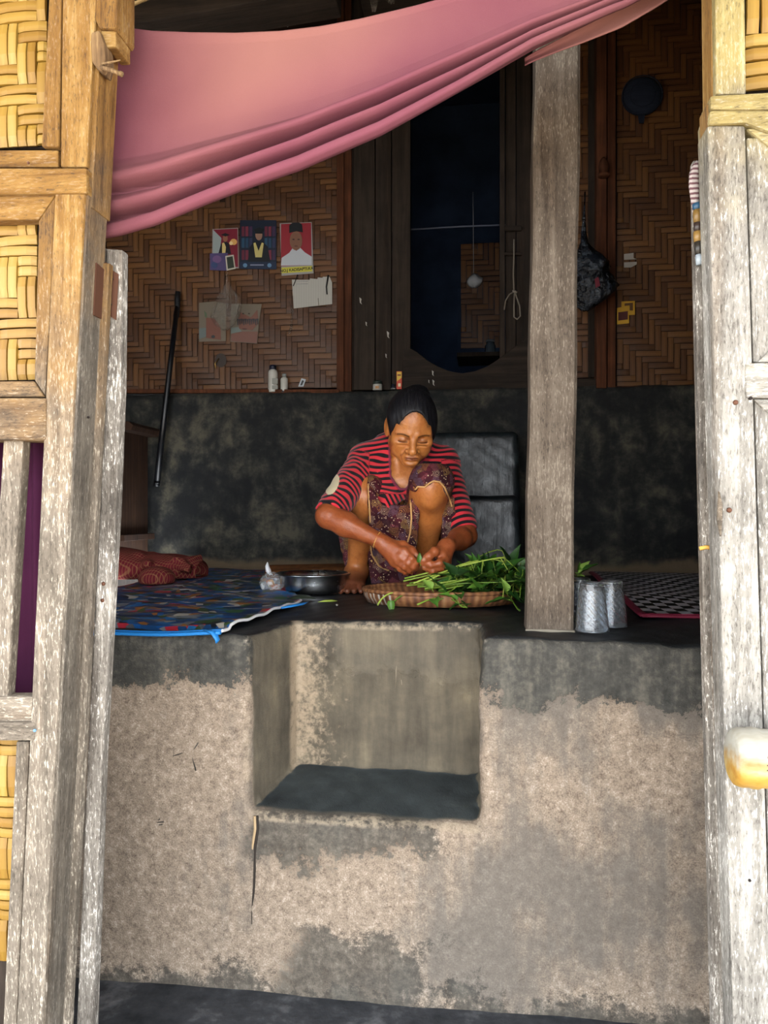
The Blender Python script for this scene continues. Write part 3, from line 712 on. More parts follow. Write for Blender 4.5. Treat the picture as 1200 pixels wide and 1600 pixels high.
# ------------------------------------------------------------------ added roof outside, unseen above the viewer, shading the front wall
m_shade_roof = wood('shade_roof_wood', [(.3, '#5a4a3a'), (.5, '#7d6a52'), (.7, '#a08a6c')], 'X', .8)
pr = empty('ceiling_shade_roof', (0, .2, 2.3), kind='structure')
v, f = [], []
add_prism(v, f, [Vector((-2.6, FAC + .06, 2.46)), Vector((2.4, FAC + .06, 2.46)), Vector((2.4, FAC + .06, 2.52)), Vector((-2.6, FAC + .06, 2.52))],
          [Vector((-2.6, -.75, 2.16)), Vector((2.4, -.75, 2.16)), Vector((2.4, -.75, 2.22)), Vector((-2.6, -.75, 2.22))])
mobj('shade_roof_boards', v, f, m_shade_roof, pr)

# ------------------------------------------------------------------ the free-standing post
pz = PLAT - .003
pb = G(859, 988, PLAT); PY = pb.y
ps = empty('house_post', (pb.x, PY, PLAT), 'square grey wooden post standing on the raised floor beside the glasses', 'post')
def post_pt(px, py): return P(px, py, PY)
bl, br = G(822, 986, PLAT), G(896, 989.5, PLAT); bl.z = br.z = pz; bl.y = br.y = PY
tl, tr = P(838.5, -60, PY), P(910, -60, PY); tz = 3.28
dl_ = (tl - bl) / (tl.z - bl.z); dr_ = (tr - br) / (tr.z - br.z)
TL, TR = bl + dl_ * (tz - bl.z), br + dr_ * (tz - br.z)
v, f = [], []; N_ = 26; W_ = .105
for i in range(N_ + 1):
    t = i / N_; a = bl.lerp(TL, t); b = br.lerp(TR, t)
    a = a + Vector((.0016 * math.sin(i * 1.7), .001 * math.sin(i * 2.3), 0)); b = b + Vector((.0016 * math.sin(i * 1.3 + 1), 0, 0))
    c = .006
    v += [a + Vector((c, 0, 0)), b - Vector((c, 0, 0)), b + Vector((0, c, 0)), b + Vector((0, W_ - c, 0)), b + Vector((-c, W_, 0)), a + Vector((c, W_, 0)), a + Vector((0, W_ - c, 0)), a + Vector((0, c, 0))]
for i in range(N_):
    for k in range(8): k2 = (k + 1) % 8; f.append((i * 8 + k, i * 8 + k2, i * 8 + 8 + k2, i * 8 + 8 + k))
f.append(tuple(range(8))); f.append(tuple(range(N_ * 8, N_ * 8 + 8)))
mobj('post_shaft', v, f, m_post, ps)
m_grey = plain('mortar_grey', '#8d8678', .9)
tube('mortar_fillet', [Vector((bl.x - .002, PY - .001, PLAT + .002)), Vector(((bl.x + br.x) / 2, PY - .003, PLAT + .003)), Vector((br.x + .003, PY - .001, PLAT + .002))], .004, m_grey, ps, 8)

# ------------------------------------------------------------------ cloths
def fabric(name, stops, scale=3.0, wv=900, rough=.9, sheen=.3):
    m = M(name, rough, .15); o = m.co()
    n1 = m.noise(o, scale, 4, .6); wv1 = m.noise(o, wv, 1)
    m.col(m.ramp(m.math('ADD', n1, m.math('MULTIPLY', m.math('SUBTRACT', wv1, .5), .12)), stops))
    m.bump(m.math('ADD', wv1, m.math('MULTIPLY', m.noise(o, 60, 3), .5)), .25, .0012)
    return m
mc = fabric('rose_cloth', [(.3, '#5a3038'), (.5, '#704448'), (.7, '#7d5450')], 2.2)
cx3, cy3, cz3 = mc.xyz(mc.co()); peach = mc.math('MULTIPLY', mc.math('MULTIPLY', mc.step(mc.math('ADD', cx3, mc.math('MULTIPLY', mc.noise(mc.co(), 3, 3), .12)), -.02, .30), mc.math('SUBTRACT', 1, mc.step(cx3, .34, .62))), mc.step(mc.math('ADD', cz3, mc.math('MULTIPLY', cx3, -.55)), -.22, .02))  # peach in the upper middle, mauve towards the left and bottom
src = mc.b.inputs['Base Color'].links[0].from_socket; mc.col(mc.mix(mc.math('MULTIPLY', peach, .6), mc.mix(.5, src, '#5c2b40'), '#8c6457'))
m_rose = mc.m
m_plum = fabric('plum_cloth', [(.3, '#36142c'), (.6, '#451c38'), (.8, '#522642')], 3).m
TOP = [(110, 42), (185, 45), (240, 52), (300, 54), (370, 54), (440, 50), (500, 42), (560, 30), (650, 8), (760, -22), (900, -62), (1000, -88), (1150, -125)]
BOT = [(110, 392), (160, 384), (200, 379), (260, 365), (350, 333), (480, 288), (600, 234), (720, 166), (830, 99), (910, 60), (1025, -2), (1150, -75)]
PROF = [(0, .002), (.04, 0), (.3, .004), (.5, .006), (.60, .010), (.65, .024), (.69, .040), (.715, .041), (.735, .022), (.745, .004), (.757, .006), (.79, .030), (.825, .046), (.85, .040), (.868, .006), (.878, .004), (.90, .030), (.93, .050), (.965, .050), (.988, .032), (1, .006)]
pv, pd = np.array(PROF).T
kern = np.hanning(7); kern /= kern.sum(); pvv = np.linspace(0, 1, 401); pdd = np.convolve(np.pad(np.interp(pvv, pv, pd), 3, 'edge'), kern, 'valid')
def curt(u, vv):
    px = 112 + u * (1140 - 112)
    a, b = interp(px, TOP), interp(px, BOT); py = a + (b - a) * vv
    shift = (.16 * math.sin(u * 2.9 - .5) + .05 * math.sin(u * 6)) * vv * (1 - vv) * 1.4                     # folds drift along the cloth
    d = float(np.interp(min(max(vv + shift - .02, 0), 1), pvv, pdd)) * (.55 + .75 * math.sin(math.pi * min(u * 1.2, 1)) ** .7)
    d += .0035 * math.sin(px * .013 + vv * 9) * vv + .010 * math.sin(u * 7 + 1) * (1 - vv) * .4
    return P(px, py, FAC + .122 + .01 * u) - Vector((0, d - .02 * (u > 2), 0))
v, f = grid_geo(150, 130, curt)
cu = tag(mobj('hanging_cloth', v, f, m_rose, None, True, origin=P(180, 200, FAC + .07)), 'rose cloth drawn aside in folds across the top of the doorway', 'curtain'); solid(cu, .0025)
def curt2(u, vv):                                                       # under-layer of the hem that shows at the far end
    px = 820 + u * 330; a, b = interp(px, BOT), 0
    k_ = min(1.0, u * 2.2); py = a - 14 - 8 * k_ + (14 + (20 + 6 * math.sin(u * 3)) * k_) * vv * (1 - .3 * u) * (.8 + .3 * k_)
    return P(px, py, FAC + .14 + .01 * u + .006 * math.sin(vv * 3))
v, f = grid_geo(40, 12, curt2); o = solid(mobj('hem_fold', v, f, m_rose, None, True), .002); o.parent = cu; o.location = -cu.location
def plum(u, vv): return P(-170 + 260 * u, 640 + 480 * vv, FAC + .12) + Vector((0, .010 * math.sin(u * 26) + .004 * math.sin(u * 61 + 1), 0))
v, f = grid_geo(70, 12, plum)
solid(tag(mobj('plum_curtain', v, f, m_plum, None, True, origin=P(-40, 1100, FAC + .12)), 'plum purple cloth hanging behind the wooden slats', 'curtain'), .002)

# ------------------------------------------------------------------ mats on the raised floor
def cartoon():
    m = M('printed_mat', .42, .4); o = m.co()
    wv = m.noise(o, 3, 3); v3 = m.n('ShaderNodeVectorMath'); v3.operation = 'ADD'
    cx = m.n('ShaderNodeCombineXYZ'); m.l(m.math('MULTIPLY', wv, .2), cx.inputs[0]); m.l(o, v3.inputs[0]); m.l(cx.outputs[0], v3.inputs[1])
    cA = m.xyz(m.voro(m.mp(v3.outputs[0], (.7, 1.3, 1)), 27, 'F1', 'Color'))[0]; cB = m.xyz(m.voro(m.mp(v3.outputs[0], (1, 1, 1), loc=(3, 1, 0)), 46, 'F1', 'Color'))[1]
    a = m.ramp(cA, [(0, '#164a86'), (.22, '#0e2c50'), (.36, '#1f639c'), (.5, '#1c2026'), (.62, '#6c7076'), (.72, '#9a2836'), (.82, '#2c562a'), (.9, '#24588e'), (.97, '#a8a8ac')], 'CONSTANT')
    b = m.ramp(cB, [(0, '#15181c'), (.25, '#8e2a30'), (.4, '#1f5590'), (.6, '#4a4d54'), (.68, '#a09c92'), (.74, '#35482c'), (.82, '#1a3f6c'), (.95, '#8a5a2a')], 'CONSTANT')
    c = m.mix(m.step(cB, .6, .62), a, b)
    y = m.attr('rim'); c = m.mix(m.step(y, .5, .55), '#1f74bd', c)
    m.col(c); m.bump(m.noise(o, 80, 2), .1, .002); return m.m
m_mat = cartoon()
FLZ = PLAT + .006
def outline_l(u, vv):
    """u across, vv from the front rim to the wall"""
    fx = EDGE - .012
    front = Vector((-1.15 + u * (G(372, 979, PLAT).x + 1.15), fx, 0))
    rb_ = [(0.0, G(372, 979, PLAT)), (.25, G(470, 945, PLAT)), (.5, G(455, 925, PLAT)), (1.0, G(420, 897, PLAT))]
    rx = float(np.interp(vv, [q[0] for q in rb_], [q[1].x for q in rb_])); ry = float(np.interp(vv, [0, .25, .5, 1], [fx + .004, G(470, 945, PLAT).y, G(455, 925, PLAT).y, BACK - .12]))
    ly = fx + vv * (BACK - .12 - fx)
    x = -1.15 + u * (rx + 1.15); y = ly + (ry - ly) * u ** 2
    z = FLZ + .0035 + .004 * math.sin(x * 21 + y * 8) * math.sin(y * 13) + .002 * math.sin(y * 60)
    if vv < .02: z -= .012 + .006 * math.sin(u * 5)
    if u > .985 and vv > .05: z += .001
    return Vector((x, y, z))
NU, NV = 60, 90
v, f = grid_geo(NU, NV, lambda u, vv: outline_l(u, vv ** 1.5))
mat_l = tag(mobj('floor_mat', v, f, m_mat, None, True, origin=(-.9, 2.0, PLAT)), 'blue printed plastic floor mat with bright patches in front of the red cloth', 'mat')
rim = np.array([(0.0 if (vv ** 1.5) * 1.6 < .018 else 1.0) for vv in [j / (NV - 1) for j in range(NV)] for i in range(NU)]); set_attr(mat_l, 'rim', rim); solid(mat_l, .004, 1)
m_pedge = plain('white_mat_edge', '#d5d6d8', .6); m_blue = plain('blue_binding', '#2479c2', .5)
tube('edge_piping', [outline_l(1, (i / 40) ** 1.5 * .30) + Vector((.001, 0, .001)) for i in range(41)], .0035, m_pedge, mat_l, 8)
tube('binding', [outline_l(u / 30, 0) + Vector((0, -.003, -.002)) for u in range(31)], .009, m_blue, mat_l, 8, .5)
tube('loose_binding', [P(322, 984, EDGE - .016), P(334, 989, EDGE - .02), P(340, 1000, EDGE - .022), P(338, 1005, EDGE - .022)], [.006, .010, .008, .003], m_blue, mat_l, 8, .4)
tube('frayed_binding', [G(440, 950, PLAT + .012), G(470, 944, PLAT + .014), G(482, 940, PLAT + .012)], [.006, .009, .003], m_blue, mat_l, 8, .4)
def dark_mat():
    m = M('checked_plastic_weave', .5, .35); o = m.co()
    ch = m.n('ShaderNodeTexChecker'); m.l(m.mp(o, (36, 21, 0), rot=(0, 0, 0)), ch.inputs[0]); ch.inputs['Scale'].default_value = 1.0
    fine = m.n('ShaderNodeTexWave'); fine.inputs['Scale'].default_value = 120; m.l(o, fine.inputs[0]); fine.inputs['Distortion'].default_value = 0
    c = m.mix(ch.outputs['Fac'], '#0c0c0f', m.mix(m.math('MULTIPLY', fine.outputs['Fac'], .35), '#b5b3ba', '#77767c'))
    c = m.mix(m.step(m.attr('rim'), .5, .55), '#6e1d33', c)
    m.col(c); m.bump(fine.outputs['Fac'], .2, .001); return m.m
m_dmat = dark_mat()
a0, a1 = G(1004, 967, PLAT), G(915, 894, PLAT)
def dmat(u, vv):
    y = a0.y + vv * (BACK - .075 - a0.y); xl = a0.x + (a1.x - a0.x) * vv
    return Vector((xl + u * (1.25 - xl), y, FLZ + .004 + .003 * math.sin(y * 9 + u * 4)))
NU, NV = 50, 70
v, f = grid_geo(NU, NV, dmat)
mr = tag(mobj('floor_mat', v, f, m_dmat, None, True, origin=(.9, 2.2, PLAT)), 'black and grey checked woven mat with a maroon border behind the glasses', 'mat')
set_attr(mr, 'rim', np.array([0.0 if (i < 1 or j < 1) else 1.0 for j in range(NV) for i in range(NU)])); solid(mr, .005, 1)
m_mar = plain('maroon_binding', '#7a2038', .6)
tube('binding', [dmat(u / 20, 0) + Vector((0, -.002, 0)) for u in range(21)], .008, m_mar, mr, 8, .5); tube('binding', [dmat(0, u / 20) for u in range(21)], .008, m_mar, mr, 8, .5)

# crumpled red checked cloth
def plaid():
    m = M('red_checked_cloth', .9, .15); o = m.co()
    n = m.noise(o, 9, 3); wv = []
    for rot in ((0, 0, .3), (0, 1.2, 1.5)):
        t = m.n('ShaderNodeTexWave'); t.inputs['Scale'].default_value = 34; t.inputs['Distortion'].default_value = 3.0; t.inputs['Detail'].default_value = 1; t.inputs['Detail Scale'].default_value = .6
        m.l(m.mp(o, (1, 1, 1), rot=rot), t.inputs[0]); wv.append(t.outputs['Fac'])
    c = m.ramp(n, [(.3, '#4a141b'), (.7, '#6c2029')])
    c = m.mix(m.math('MULTIPLY', m.step(wv[0], .8, .95), .45), c, '#8a6240'); c = m.mix(m.math('MULTIPLY', m.step(wv[1], .8, .95), .35), c, '#94704a')
    m.col(c); m.bump(m.noise(o, 30, 4), .6, .008); return m.m
cr = empty('checked_cloth', G(240, 902, PLAT), 'crumpled red checked cloth lying on the blue printed mat', 'cloth')
fc = Field((G(100, 905, PLAT).x - .1, 2.35, PLAT), (G(330, 895, PLAT).x + .1, BACK - .07, PLAT + .16), .006)
for px, py, r in ((150, 880, (.13, .14, .075)), (190, 878, (.09, .13, .072)), (220, 884, (.08, .12, .062)), (262, 885, (.085, .11, .058)), (290, 886, (.07, .09, .05)), (312, 887, (.05, .06, .036)), (245, 897, (.06, .06, .04))):
    p = D(px, py, 2.78 - (.25 if py > 890 else 0)); fc.op(ell((p.x, p.y, PLAT + r[2] * .55 + .01), r), .03)
for i in range(26):
    x = rnd.uniform(-1, 1); a = D(215 + 95 * x, 880 + 12 * rnd.random(), 2.66 + .1 * rnd.random()); b = a + Vector((rnd.uniform(-.10, .10), rnd.uniform(-.02, .1), rnd.uniform(-.05, .05)))
    fc.op(cone(a, b, .012, .007), .022)
for i in range(16):
    a = D(215 + 90 * rnd.uniform(-1, 1), 876 + 14 * rnd.random(), 2.60 + .06 * rnd.random()); fc.op(cone(a, a + Vector((rnd.uniform(-.06, .06), .02, rnd.uniform(-.05, .05))), .007, .005), .014, 'sub')
fc.op((lambda X, Y, Z: PLAT + .014 - Z + 0 * X + 0 * Y, fc.lo, fc.lo + fc.h * fc.n), .002, 'cut')
V, Q = fc.mesh(); field_obj('cloth_heap', V, Q, plaid(), cr, relax=1)

# ------------------------------------------------------------------ steel bowl, plastic bag, brown sack, scraps
m_steel = M('worn_steel', .28, .5, 1.0); m_steel.col(m_steel.ramp(m_steel.noise(m_steel.co(), 30, 4), [(.3, '#8f9294'), (.7, '#c2c5c8')])); m_steel.rough(m_steel.math('ADD', .13, m_steel.math('MULTIPLY', m_steel.noise(m_steel.co(), 14, 4), .22))); m_steel = m_steel.m
bc = G(489, 928.5, PLAT); rb_ = 54 / F * 2.33
bw = empty('steel_bowl', (bc.x, bc.y, PLAT + .007), 'shiny dented steel bowl standing beside the woman\'s foot', 'bowl')
hB = .056
lathe('bowl_shell', [(.001, 0), (rb_ * .80, 0), (rb_ * .90, .004), (rb_ * .95, .014), (rb_ * .972, .03), (rb_ * .98, hB - .004), (rb_ * 1.0, hB), (rb_ * 1.0, hB + .002), (rb_ * .96, hB + .001), (rb_ * .95, .03), (rb_ * .93, .016), (rb_ * .88, .008), (rb_ * .78, .003), (.001, .003)], (bc.x, bc.y, PLAT + .007), m_steel, bw, 64)
lathe('rolled_rim', [(rb_ * 1.0 + .006 * math.cos(a) + .004, hB + .0035 * math.sin(a)) for a in [2 * math.pi * k / 10 for k in range(10)]], (bc.x, bc.y, PLAT + .007), m_steel, bw, 64, True)
def film(name, tint='#e8ecef', dens=.35, rough=.12):
    m = M(name, rough, .6); t = m.n('ShaderNodeBsdfTransparent'); t.inputs[0].default_value = (.97, .97, .97, 1); x = m.n('ShaderNodeMixShader')
    nz = m.noise(m.co(), 55, 3); x_ = m.step(nz, .42, .68)
    m.put(x.inputs[0], m.math('ADD', dens * .35, m.math('MULTIPLY', x_, dens))); m.l(t.outputs[0], x.inputs[1]); m.l(m.b.outputs[0], x.inputs[2])
    m.l(x.outputs[0], m.nt.nodes['Material Output'].inputs['Surface']); m.col(tint); m.bump(nz, .8, .006); return m.m
m_film = film('clear_bag_film'); m_white = plain('white_bag_film', '#dadce0', .35, .6)
bp = G(425, 929, PLAT)
pbg = empty('spice_bag', (bp.x, bp.y, PLAT + .008), 'small clear plastic bag of spices with a twisted top beside the steel bowl', 'bag')
lathe('bag_body', [(.006, 0), (.024, .001), (.034, .012), (.036, .026), (.030, .042), (.017, .054), (.007, .060)], (bp.x, bp.y, PLAT + .008), m_film, pbg, 28, wob=lambda q, z, i: .003 * math.sin(5 * q + z * 90) + .002 * math.sin(9 * q + i))
tube('twisted_top', [Vector((bp.x - .004, bp.y, PLAT + .06)), Vector((bp.x - .011, bp.y, PLAT + .072)), Vector((bp.x - .015, bp.y, PLAT + .086)), Vector((bp.x - .014, bp.y, PLAT + .098))], [.006, .013, .010, .002], m_white, pbg, 9, .6)
m_sp = [plain('shallot_skin', '#9a5a3c', .6), plain('garlic_skin', '#d8c8ac', .6), plain('ginger_skin', '#a87a48', .8)]
for i in range(9):
    a = rnd.random() * 6.28; r = rnd.random() * .018; c = Vector((bp.x + r * math.cos(a), bp.y + r * math.sin(a), PLAT + .019 + .02 * rnd.random()))
    d_ = Vector((rnd.uniform(-1, 1), rnd.uniform(-1, 1), rnd.uniform(-.5, .5))).normalized()
    tube('spice_bulb', [c - d_ * .011, c - d_ * .007, c, c + d_ * .007, c + d_ * .012], [.001, .006, .0085, .005, .001], m_sp[i % 3], pbg, 9)
sk = empty('brown_sack', G(482, 905, PLAT), 'flat brown sack lying against the wall behind the steel bowl', 'sack')
fs_ = Field((G(400, 900, PLAT).x - .1, 2.6, PLAT), (G(560, 900, PLAT).x + .1, BACK - .075, PLAT + .09), .007)
a, b = D(424, 899, 2.86), D(556, 897, 2.86); a.z = b.z = PLAT + .028; fs_.op(cone(a, b, .026, .032), .02); a2 = a + Vector((.03, -.10, -.008)); b2 = b + Vector((0, -.06, 0)); fs_.op(cone(a2, b2, .02, .026), .05)
for i in range(8): q = a2.lerp(b2, i / 7) + Vector((0, -.01, .012)); fs_.op(cone(q, q + Vector((.07, .06, .012)), .008, .004), .012)
V, Q = fs_.mesh(); V[:, 2] = np.maximum(V[:, 2], PLAT + .006); field_obj('sack_body', V, Q, fabric('brown_sacking', [(.3, '#3c2413'), (.6, '#5e3a1f'), (.8, '#7a4f2c')], 12).m, sk, relax=2)
m_pod = plain('pale_green_pod', '#9db04a', .6); m_crumb = plain('white_crumb', '#d9d6cf', .7)
tag(tube('bean_pod', [G(497, 941, PLAT + .005), G(507, 939.5, PLAT + .006), G(518, 939, PLAT + .006), G(527, 939, PLAT + .005)], [.001, .0035, .0038, .001], m_pod, None, 8), 'pale green pod scrap on the floor in front of the steel bowl', 'vegetable scrap')
tag(tube('crumb', [G(525, 945, PLAT + .003), G(526.5, 945.5, PLAT + .005), G(528, 945, PLAT + .003)], [.002, .0035, .002], m_crumb, None, 7), 'tiny white crumb on the dark floor near the step edge', 'crumb')
def lf(u, vv): p = G(448 + 46 * u, 936 + 5 * (vv - .5) * math.sin(math.pi * min(u + .05, 1)), PLAT + .008); return p + Vector((0, 0, .012 * math.sin(math.pi * u) * (1 - abs(vv - .5))))
v, f = grid_geo(14, 7, lf); solid(tag(mobj('wilted_leaf', v, f, plain('wilted_green', '#2c3a2a', .6), None, True, origin=G(470, 936, PLAT)), 'dark wilted leaf on the floor in front of the steel bowl', 'leaf'), .0012)

# ------------------------------------------------------------------ woven tray with greens
def rattan():
    m = M('rattan_tray', .6, .4); o = m.co()
    an = m.attr('ang'); n = m.noise(o, 25, 3)
    w1 = m.math('SINE', m.math('MULTIPLY', an, 62.0))
    c = m.ramp(m.math('ADD', m.math('MULTIPLY', w1, .13), n), [(.2, '#45281a'), (.45, '#744a2e'), (.7, '#956842'), (.95, '#a88a64')])
    c = m.mix(m.step(m.math('SUBTRACT', w1, m.math('MULTIPLY', m.step(an, -2.3, -2.2), .9)), .55, .75), c, '#a39d92')
    m.col(c); m.bump(m.noise(m.mp(o, (60, 60, 200)), 1, 2), .4, .002); return m.m
tc = D(690, 937, 2.10); TRX, TRY = .212, .150; tz0 = PLAT + .004
tray = empty('woven_tray', (tc.x, tc.y, tz0), 'shallow oval rattan tray on the floor holding the heap of greens', 'tray')
prof = [(.02, .001), (.55, .001), (.86, .003), (.93, .012), (.985, .030), (1.0, .034), (1.012, .030), (1.0, .018), (.95, .0), (.6, -.002), (.02, -.002)]
vs_, fs, an_ = [], [], []; SEG = 96
yr = Matrix.Rotation(YAW, 3, 'Z')
for i, (r, z) in enumerate(prof):
    for k in range(SEG):
        q = 2 * math.pi * k / SEG; wb_ = .0016 * math.sin(q * 62 / 2) if r > .9 else 0
        p = yr @ Vector(((TRX * r + wb_) * math.cos(q), (TRY * r + wb_) * math.sin(q), z + .002)); vs_.append(Vector((tc.x, tc.y, tz0)) + p); an_.append(math.atan2(math.sin(q), math.cos(q)))
for i in range(len(prof) - 1):
    for k in range(SEG): k2 = (k + 1) % SEG; fs.append((i * SEG + k, i * SEG + k2, (i + 1) * SEG + k2, (i + 1) * SEG + k))
m_rat = rattan(); to = mobj('tray_body', vs_, fs, m_rat, tray, True); set_attr(to, 'ang', np.array(an_))
rimp = [Vector((tc.x, tc.y, tz0)) + yr @ Vector((TRX * 1.005 * math.cos(2 * math.pi * k / 72), TRY * 1.005 * math.sin(2 * math.pi * k / 72), .036)) for k in range(73)]
ro = tube('rim_binding', rimp, [.0052 + .0012 * (k % 2) for k in range(73)], m_rat, tray, 8); set_attr(ro, 'ang', np.array([math.pi * (2 * (k // 8) / 72 - 1) for k in range(73 * 8)]))
def greens(name, stops, rough=.45):
    m = M(name, rough, .4); rn = m.rand(); n = m.noise(m.co(), 60, 3)
    m.col(m.ramp(m.math('ADD', m.math('MULTIPLY', rn, .6), m.math('MULTIPLY', n, .4)), stops)); m.b.inputs['Subsurface Weight'].default_value = 0.0; m.bump(n, .3, .001); return m.m
m_leaf = greens('leaf_green', [(.25, '#17330f'), (.5, '#254b17'), (.7, '#386420'), (.9, '#5c8432')]); m_stem = greens('stem_green', [(.2, '#4f6a1e'), (.5, '#74902c'), (.8, '#98a846')])
m_leafy = greens('young_leaf_green', [(.2, '#436a22'), (.5, '#5e8830'), (.8, '#86a04a')])
def leaf_mesh(mat, L_=.052, W_=.034, curl=.012):
    prof = [(0, .10), (.06, .72), (.16, 1.0), (.32, .92), (.5, .72), (.7, .46), (.86, .22), (1, .02)]; vs_, fs = [], []
    for t, w_ in prof:
        for s_ in (-1, -.5, 0, .5, 1):
            x = t * L_ - (.10 * L_ * abs(s_) if t < .1 else 0); vs_.append((x, s_ * w_ * W_ / 2, abs(s_) * .006 * w_ - curl * t * t + .0015 * math.sin(s_ * 6 + t * 9)))
    for i in range(len(prof) - 1):
        for j in range(4): fs.append((i * 5 + j, i * 5 + j + 1, i * 5 + 6 + j, i * 5 + 5 + j))
    me = bpy.data.meshes.new('leaf'); me.from_pydata(vs_, [], fs); me.update(); me.materials.append(mat)
    for p in me.polygons: p.use_smooth = True
    return me
LM = [leaf_mesh(m_leaf), leaf_mesh(m_leaf, .044, .032, .02), leaf_mesh(m_leaf, .06, .03, .005), leaf_mesh(m_leafy, .036, .020, .008)]
def put_leaf(parent, base, pos, direc, up, me, sc):
    o = bpy.data.objects.new('leaf', me); COL.objects.link(o); o.parent = parent
    x = direc.normalized(); z = (up - x * up.dot(x)).normalized(); y = z.cross(x)
    o.matrix_local = Matrix.Translation(pos - base) @ Matrix((x, y, z)).transposed().to_4x4() @ Matrix.Scale(sc, 4)
    return o
r2 = random.Random(21)
GL = 'cut stem of leafy greens lying in the heap on the rattan tray'
def green_stem(pts, nleaf, lab, grp, young=False, spread=1.0, leaf_from=.35, heap=False):
    base = Vector(pts[0]); root = empty('leafy_green', base, lab, 'vegetable', grp)
    curve = []
    n = 14
    for i in range(n + 1):                      # Catmull-Rom through the points
        t = i / n * (len(pts) - 1); k = min(int(t), len(pts) - 2); q = t - k
        p0, p1, p2, p3 = (Vector(pts[max(k - 1, 0)]), Vector(pts[k]), Vector(pts[k + 1]), Vector(pts[min(k + 2, len(pts) - 1)]))
        curve.append(.5 * ((2 * p1) + (p2 - p0) * q + (2 * p0 - 5 * p1 + 4 * p2 - p3) * q * q + (3 * p1 - p0 - 3 * p2 + p3) * q ** 3))
    tube('stem', curve, [.0026 - .0014 * i / n for i in range(n + 1)], m_stem, root, 6)
    for j in range(nleaf):
        t = leaf_from + (1 - leaf_from) * (j + .5 + r2.uniform(-.3, .3)) / nleaf; i = min(int(t * n), n - 1); p = curve[i]; tg = (curve[i + 1] - curve[i]).normalized()
        side = Vector((r2.uniform(-1, 1), r2.uniform(-1.1, .5), r2.uniform(-.1, 1.1))).normalized()
        d_ = (tg * r2.uniform(.0, .7) + side * r2.uniform(.6, 1.0)).normalized(); e = p + d_ * r2.uniform(.012, .03) * spread
        if heap:
            h_ = Vector((r2.gauss(0, 1), r2.gauss(0, 1), r2.gauss(0, 1))).normalized() * r2.random() ** .4
            e = D(772, 900, 2.06) + Vector((h_.x * .115, h_.y * .085, 0)); e.z = PLAT + .058 + h_.z * .052 + .012 * h_.x; p = min(curve, key=lambda q: (q - e).length); d_ = ((e - D(760, 935, 2.08)).normalized() + side * .6).normalized()
        e.z = max(e.z, PLAT + .016)
        tube('leaf_stalk', [p, p.lerp(e, .5) + Vector((0, 0, .003)), e], [.0011, .0009, .0008], m_stem, root, 5)
        me = LM[3] if (young and r2.random() < .5) else LM[r2.randrange(3)]
        d2 = (d_ + Vector((0, 0, -.25 - .3 * r2.random()))).normalized()
        if e.z < PLAT + .05 and d2.z < -.1: d2.z = -.05; d2.normalize()
        up = Vector((r2.uniform(-.5, .5), r2.uniform(-.9, .1), r2.uniform(.5, 1)))
        put_leaf(root, base, e, d2, up, me, r2.uniform(.75, 1.15))
    return root
GR = 'leafy green stems heaped on the tray'
for i in range(24):                              # heap: stems lie to the camera's left, leaves to its right
    s_ = r2.random(); y0 = r2.uniform(936, 944) - 10 * s_; d0 = r2.uniform(2.0, 2.12)
    z_ = PLAT + .045 + .02 * (i / 20); x0 = r2.uniform(630, 700); x1 = r2.uniform(770, 838); lift = r2.uniform(.02, .085) * (.5 + .5 * i / 20)
    a = D(x0, 900, d0); a.z = z_; b = D((x0 + x1) / 2, 900, d0 + r2.uniform(-.02, .03)); b.z = z_ + lift * .5; c = D(x1, 900, d0 + r2.uniform(-.05, .09)); c.z = z_ + lift * (.5 + .9 * r2.random())
    e = D(x1 + r2.uniform(-6, 16), 900, d0 + r2.uniform(-.1, .08)); e.z = PLAT + .03 + r2.random() * .10
    green_stem([a, b, c, e], r2.randrange(9, 13), GL, GR, i % 3 == 0, 1.0, .42, True)
def ground_stem(pix, dz, lab, n=3, lf_=.6, dep=1.98):
    pts = [D(x, y, dep + q) for x, y, q in pix]
    for p in pts: p.z = max(p.z, PLAT + .012)
    return green_stem(pts, n, lab, None, True, .8, lf_)
ground_stem([(590, 948, -.02), (598, 934, -.01), (615, 926, 0), (650, 927, .02), (700, 930, .04), (750, 922, .05)], 0, 'long pale green stem arching over the tray rim at its far end', 4, .7)
ground_stem([(613, 957, -.03), (616, 940, -.02), (630, 930, -.01), (660, 928, 0), (700, 932, 0)], 0, 'green stem drooping a single leaf over the front of the tray', 2, .9)
ground_stem([(652, 945, -.05), (668, 938, -.04), (690, 933, -.02), (730, 930, 0)], 0, 'short pale stem curling over the middle of the tray front', 3, .5)
ground_stem([(688, 930, .0), (706, 922, .02), (716, 912, .03), (712, 902, .02)], 0, 'upright shoot with two bright leaves above the tray', 4, .8)
ground_stem([(730, 958, -.06), (722, 948, -.05), (712, 940, -.04), (700, 935, -.02)], 0, 'leafy tip hanging over the tray front onto the floor', 5, .0)
ground_stem([(812, 965, -.12), (808, 950, -.10), (800, 938, -.05), (790, 925, 0)], 0, 'thin stem trailing from the heap to the foot of the post', 2, .5)
put_leaf(bpy.data.objects['leafy_green.025'] if 'leafy_green.025' in bpy.data.objects else tray, Vector(bpy.data.objects['leafy_green.025'].location) if 'leafy_green.025' in bpy.data.objects else tray.location, D(611, 940, 1.95), Vector((.1, -.2, -1)), Vector((0, -1, 0)), LM[3], 1.0)
hp = [D(x, y, 2.15) for x, y in ((878, 925), (890, 915), (902, 903), (908, 897))]
for p in hp: p.z = max(p.z, PLAT + .02)
green_stem(hp, 7, 'green leaves poking out behind the post above the glasses', None, True, .8, .55)

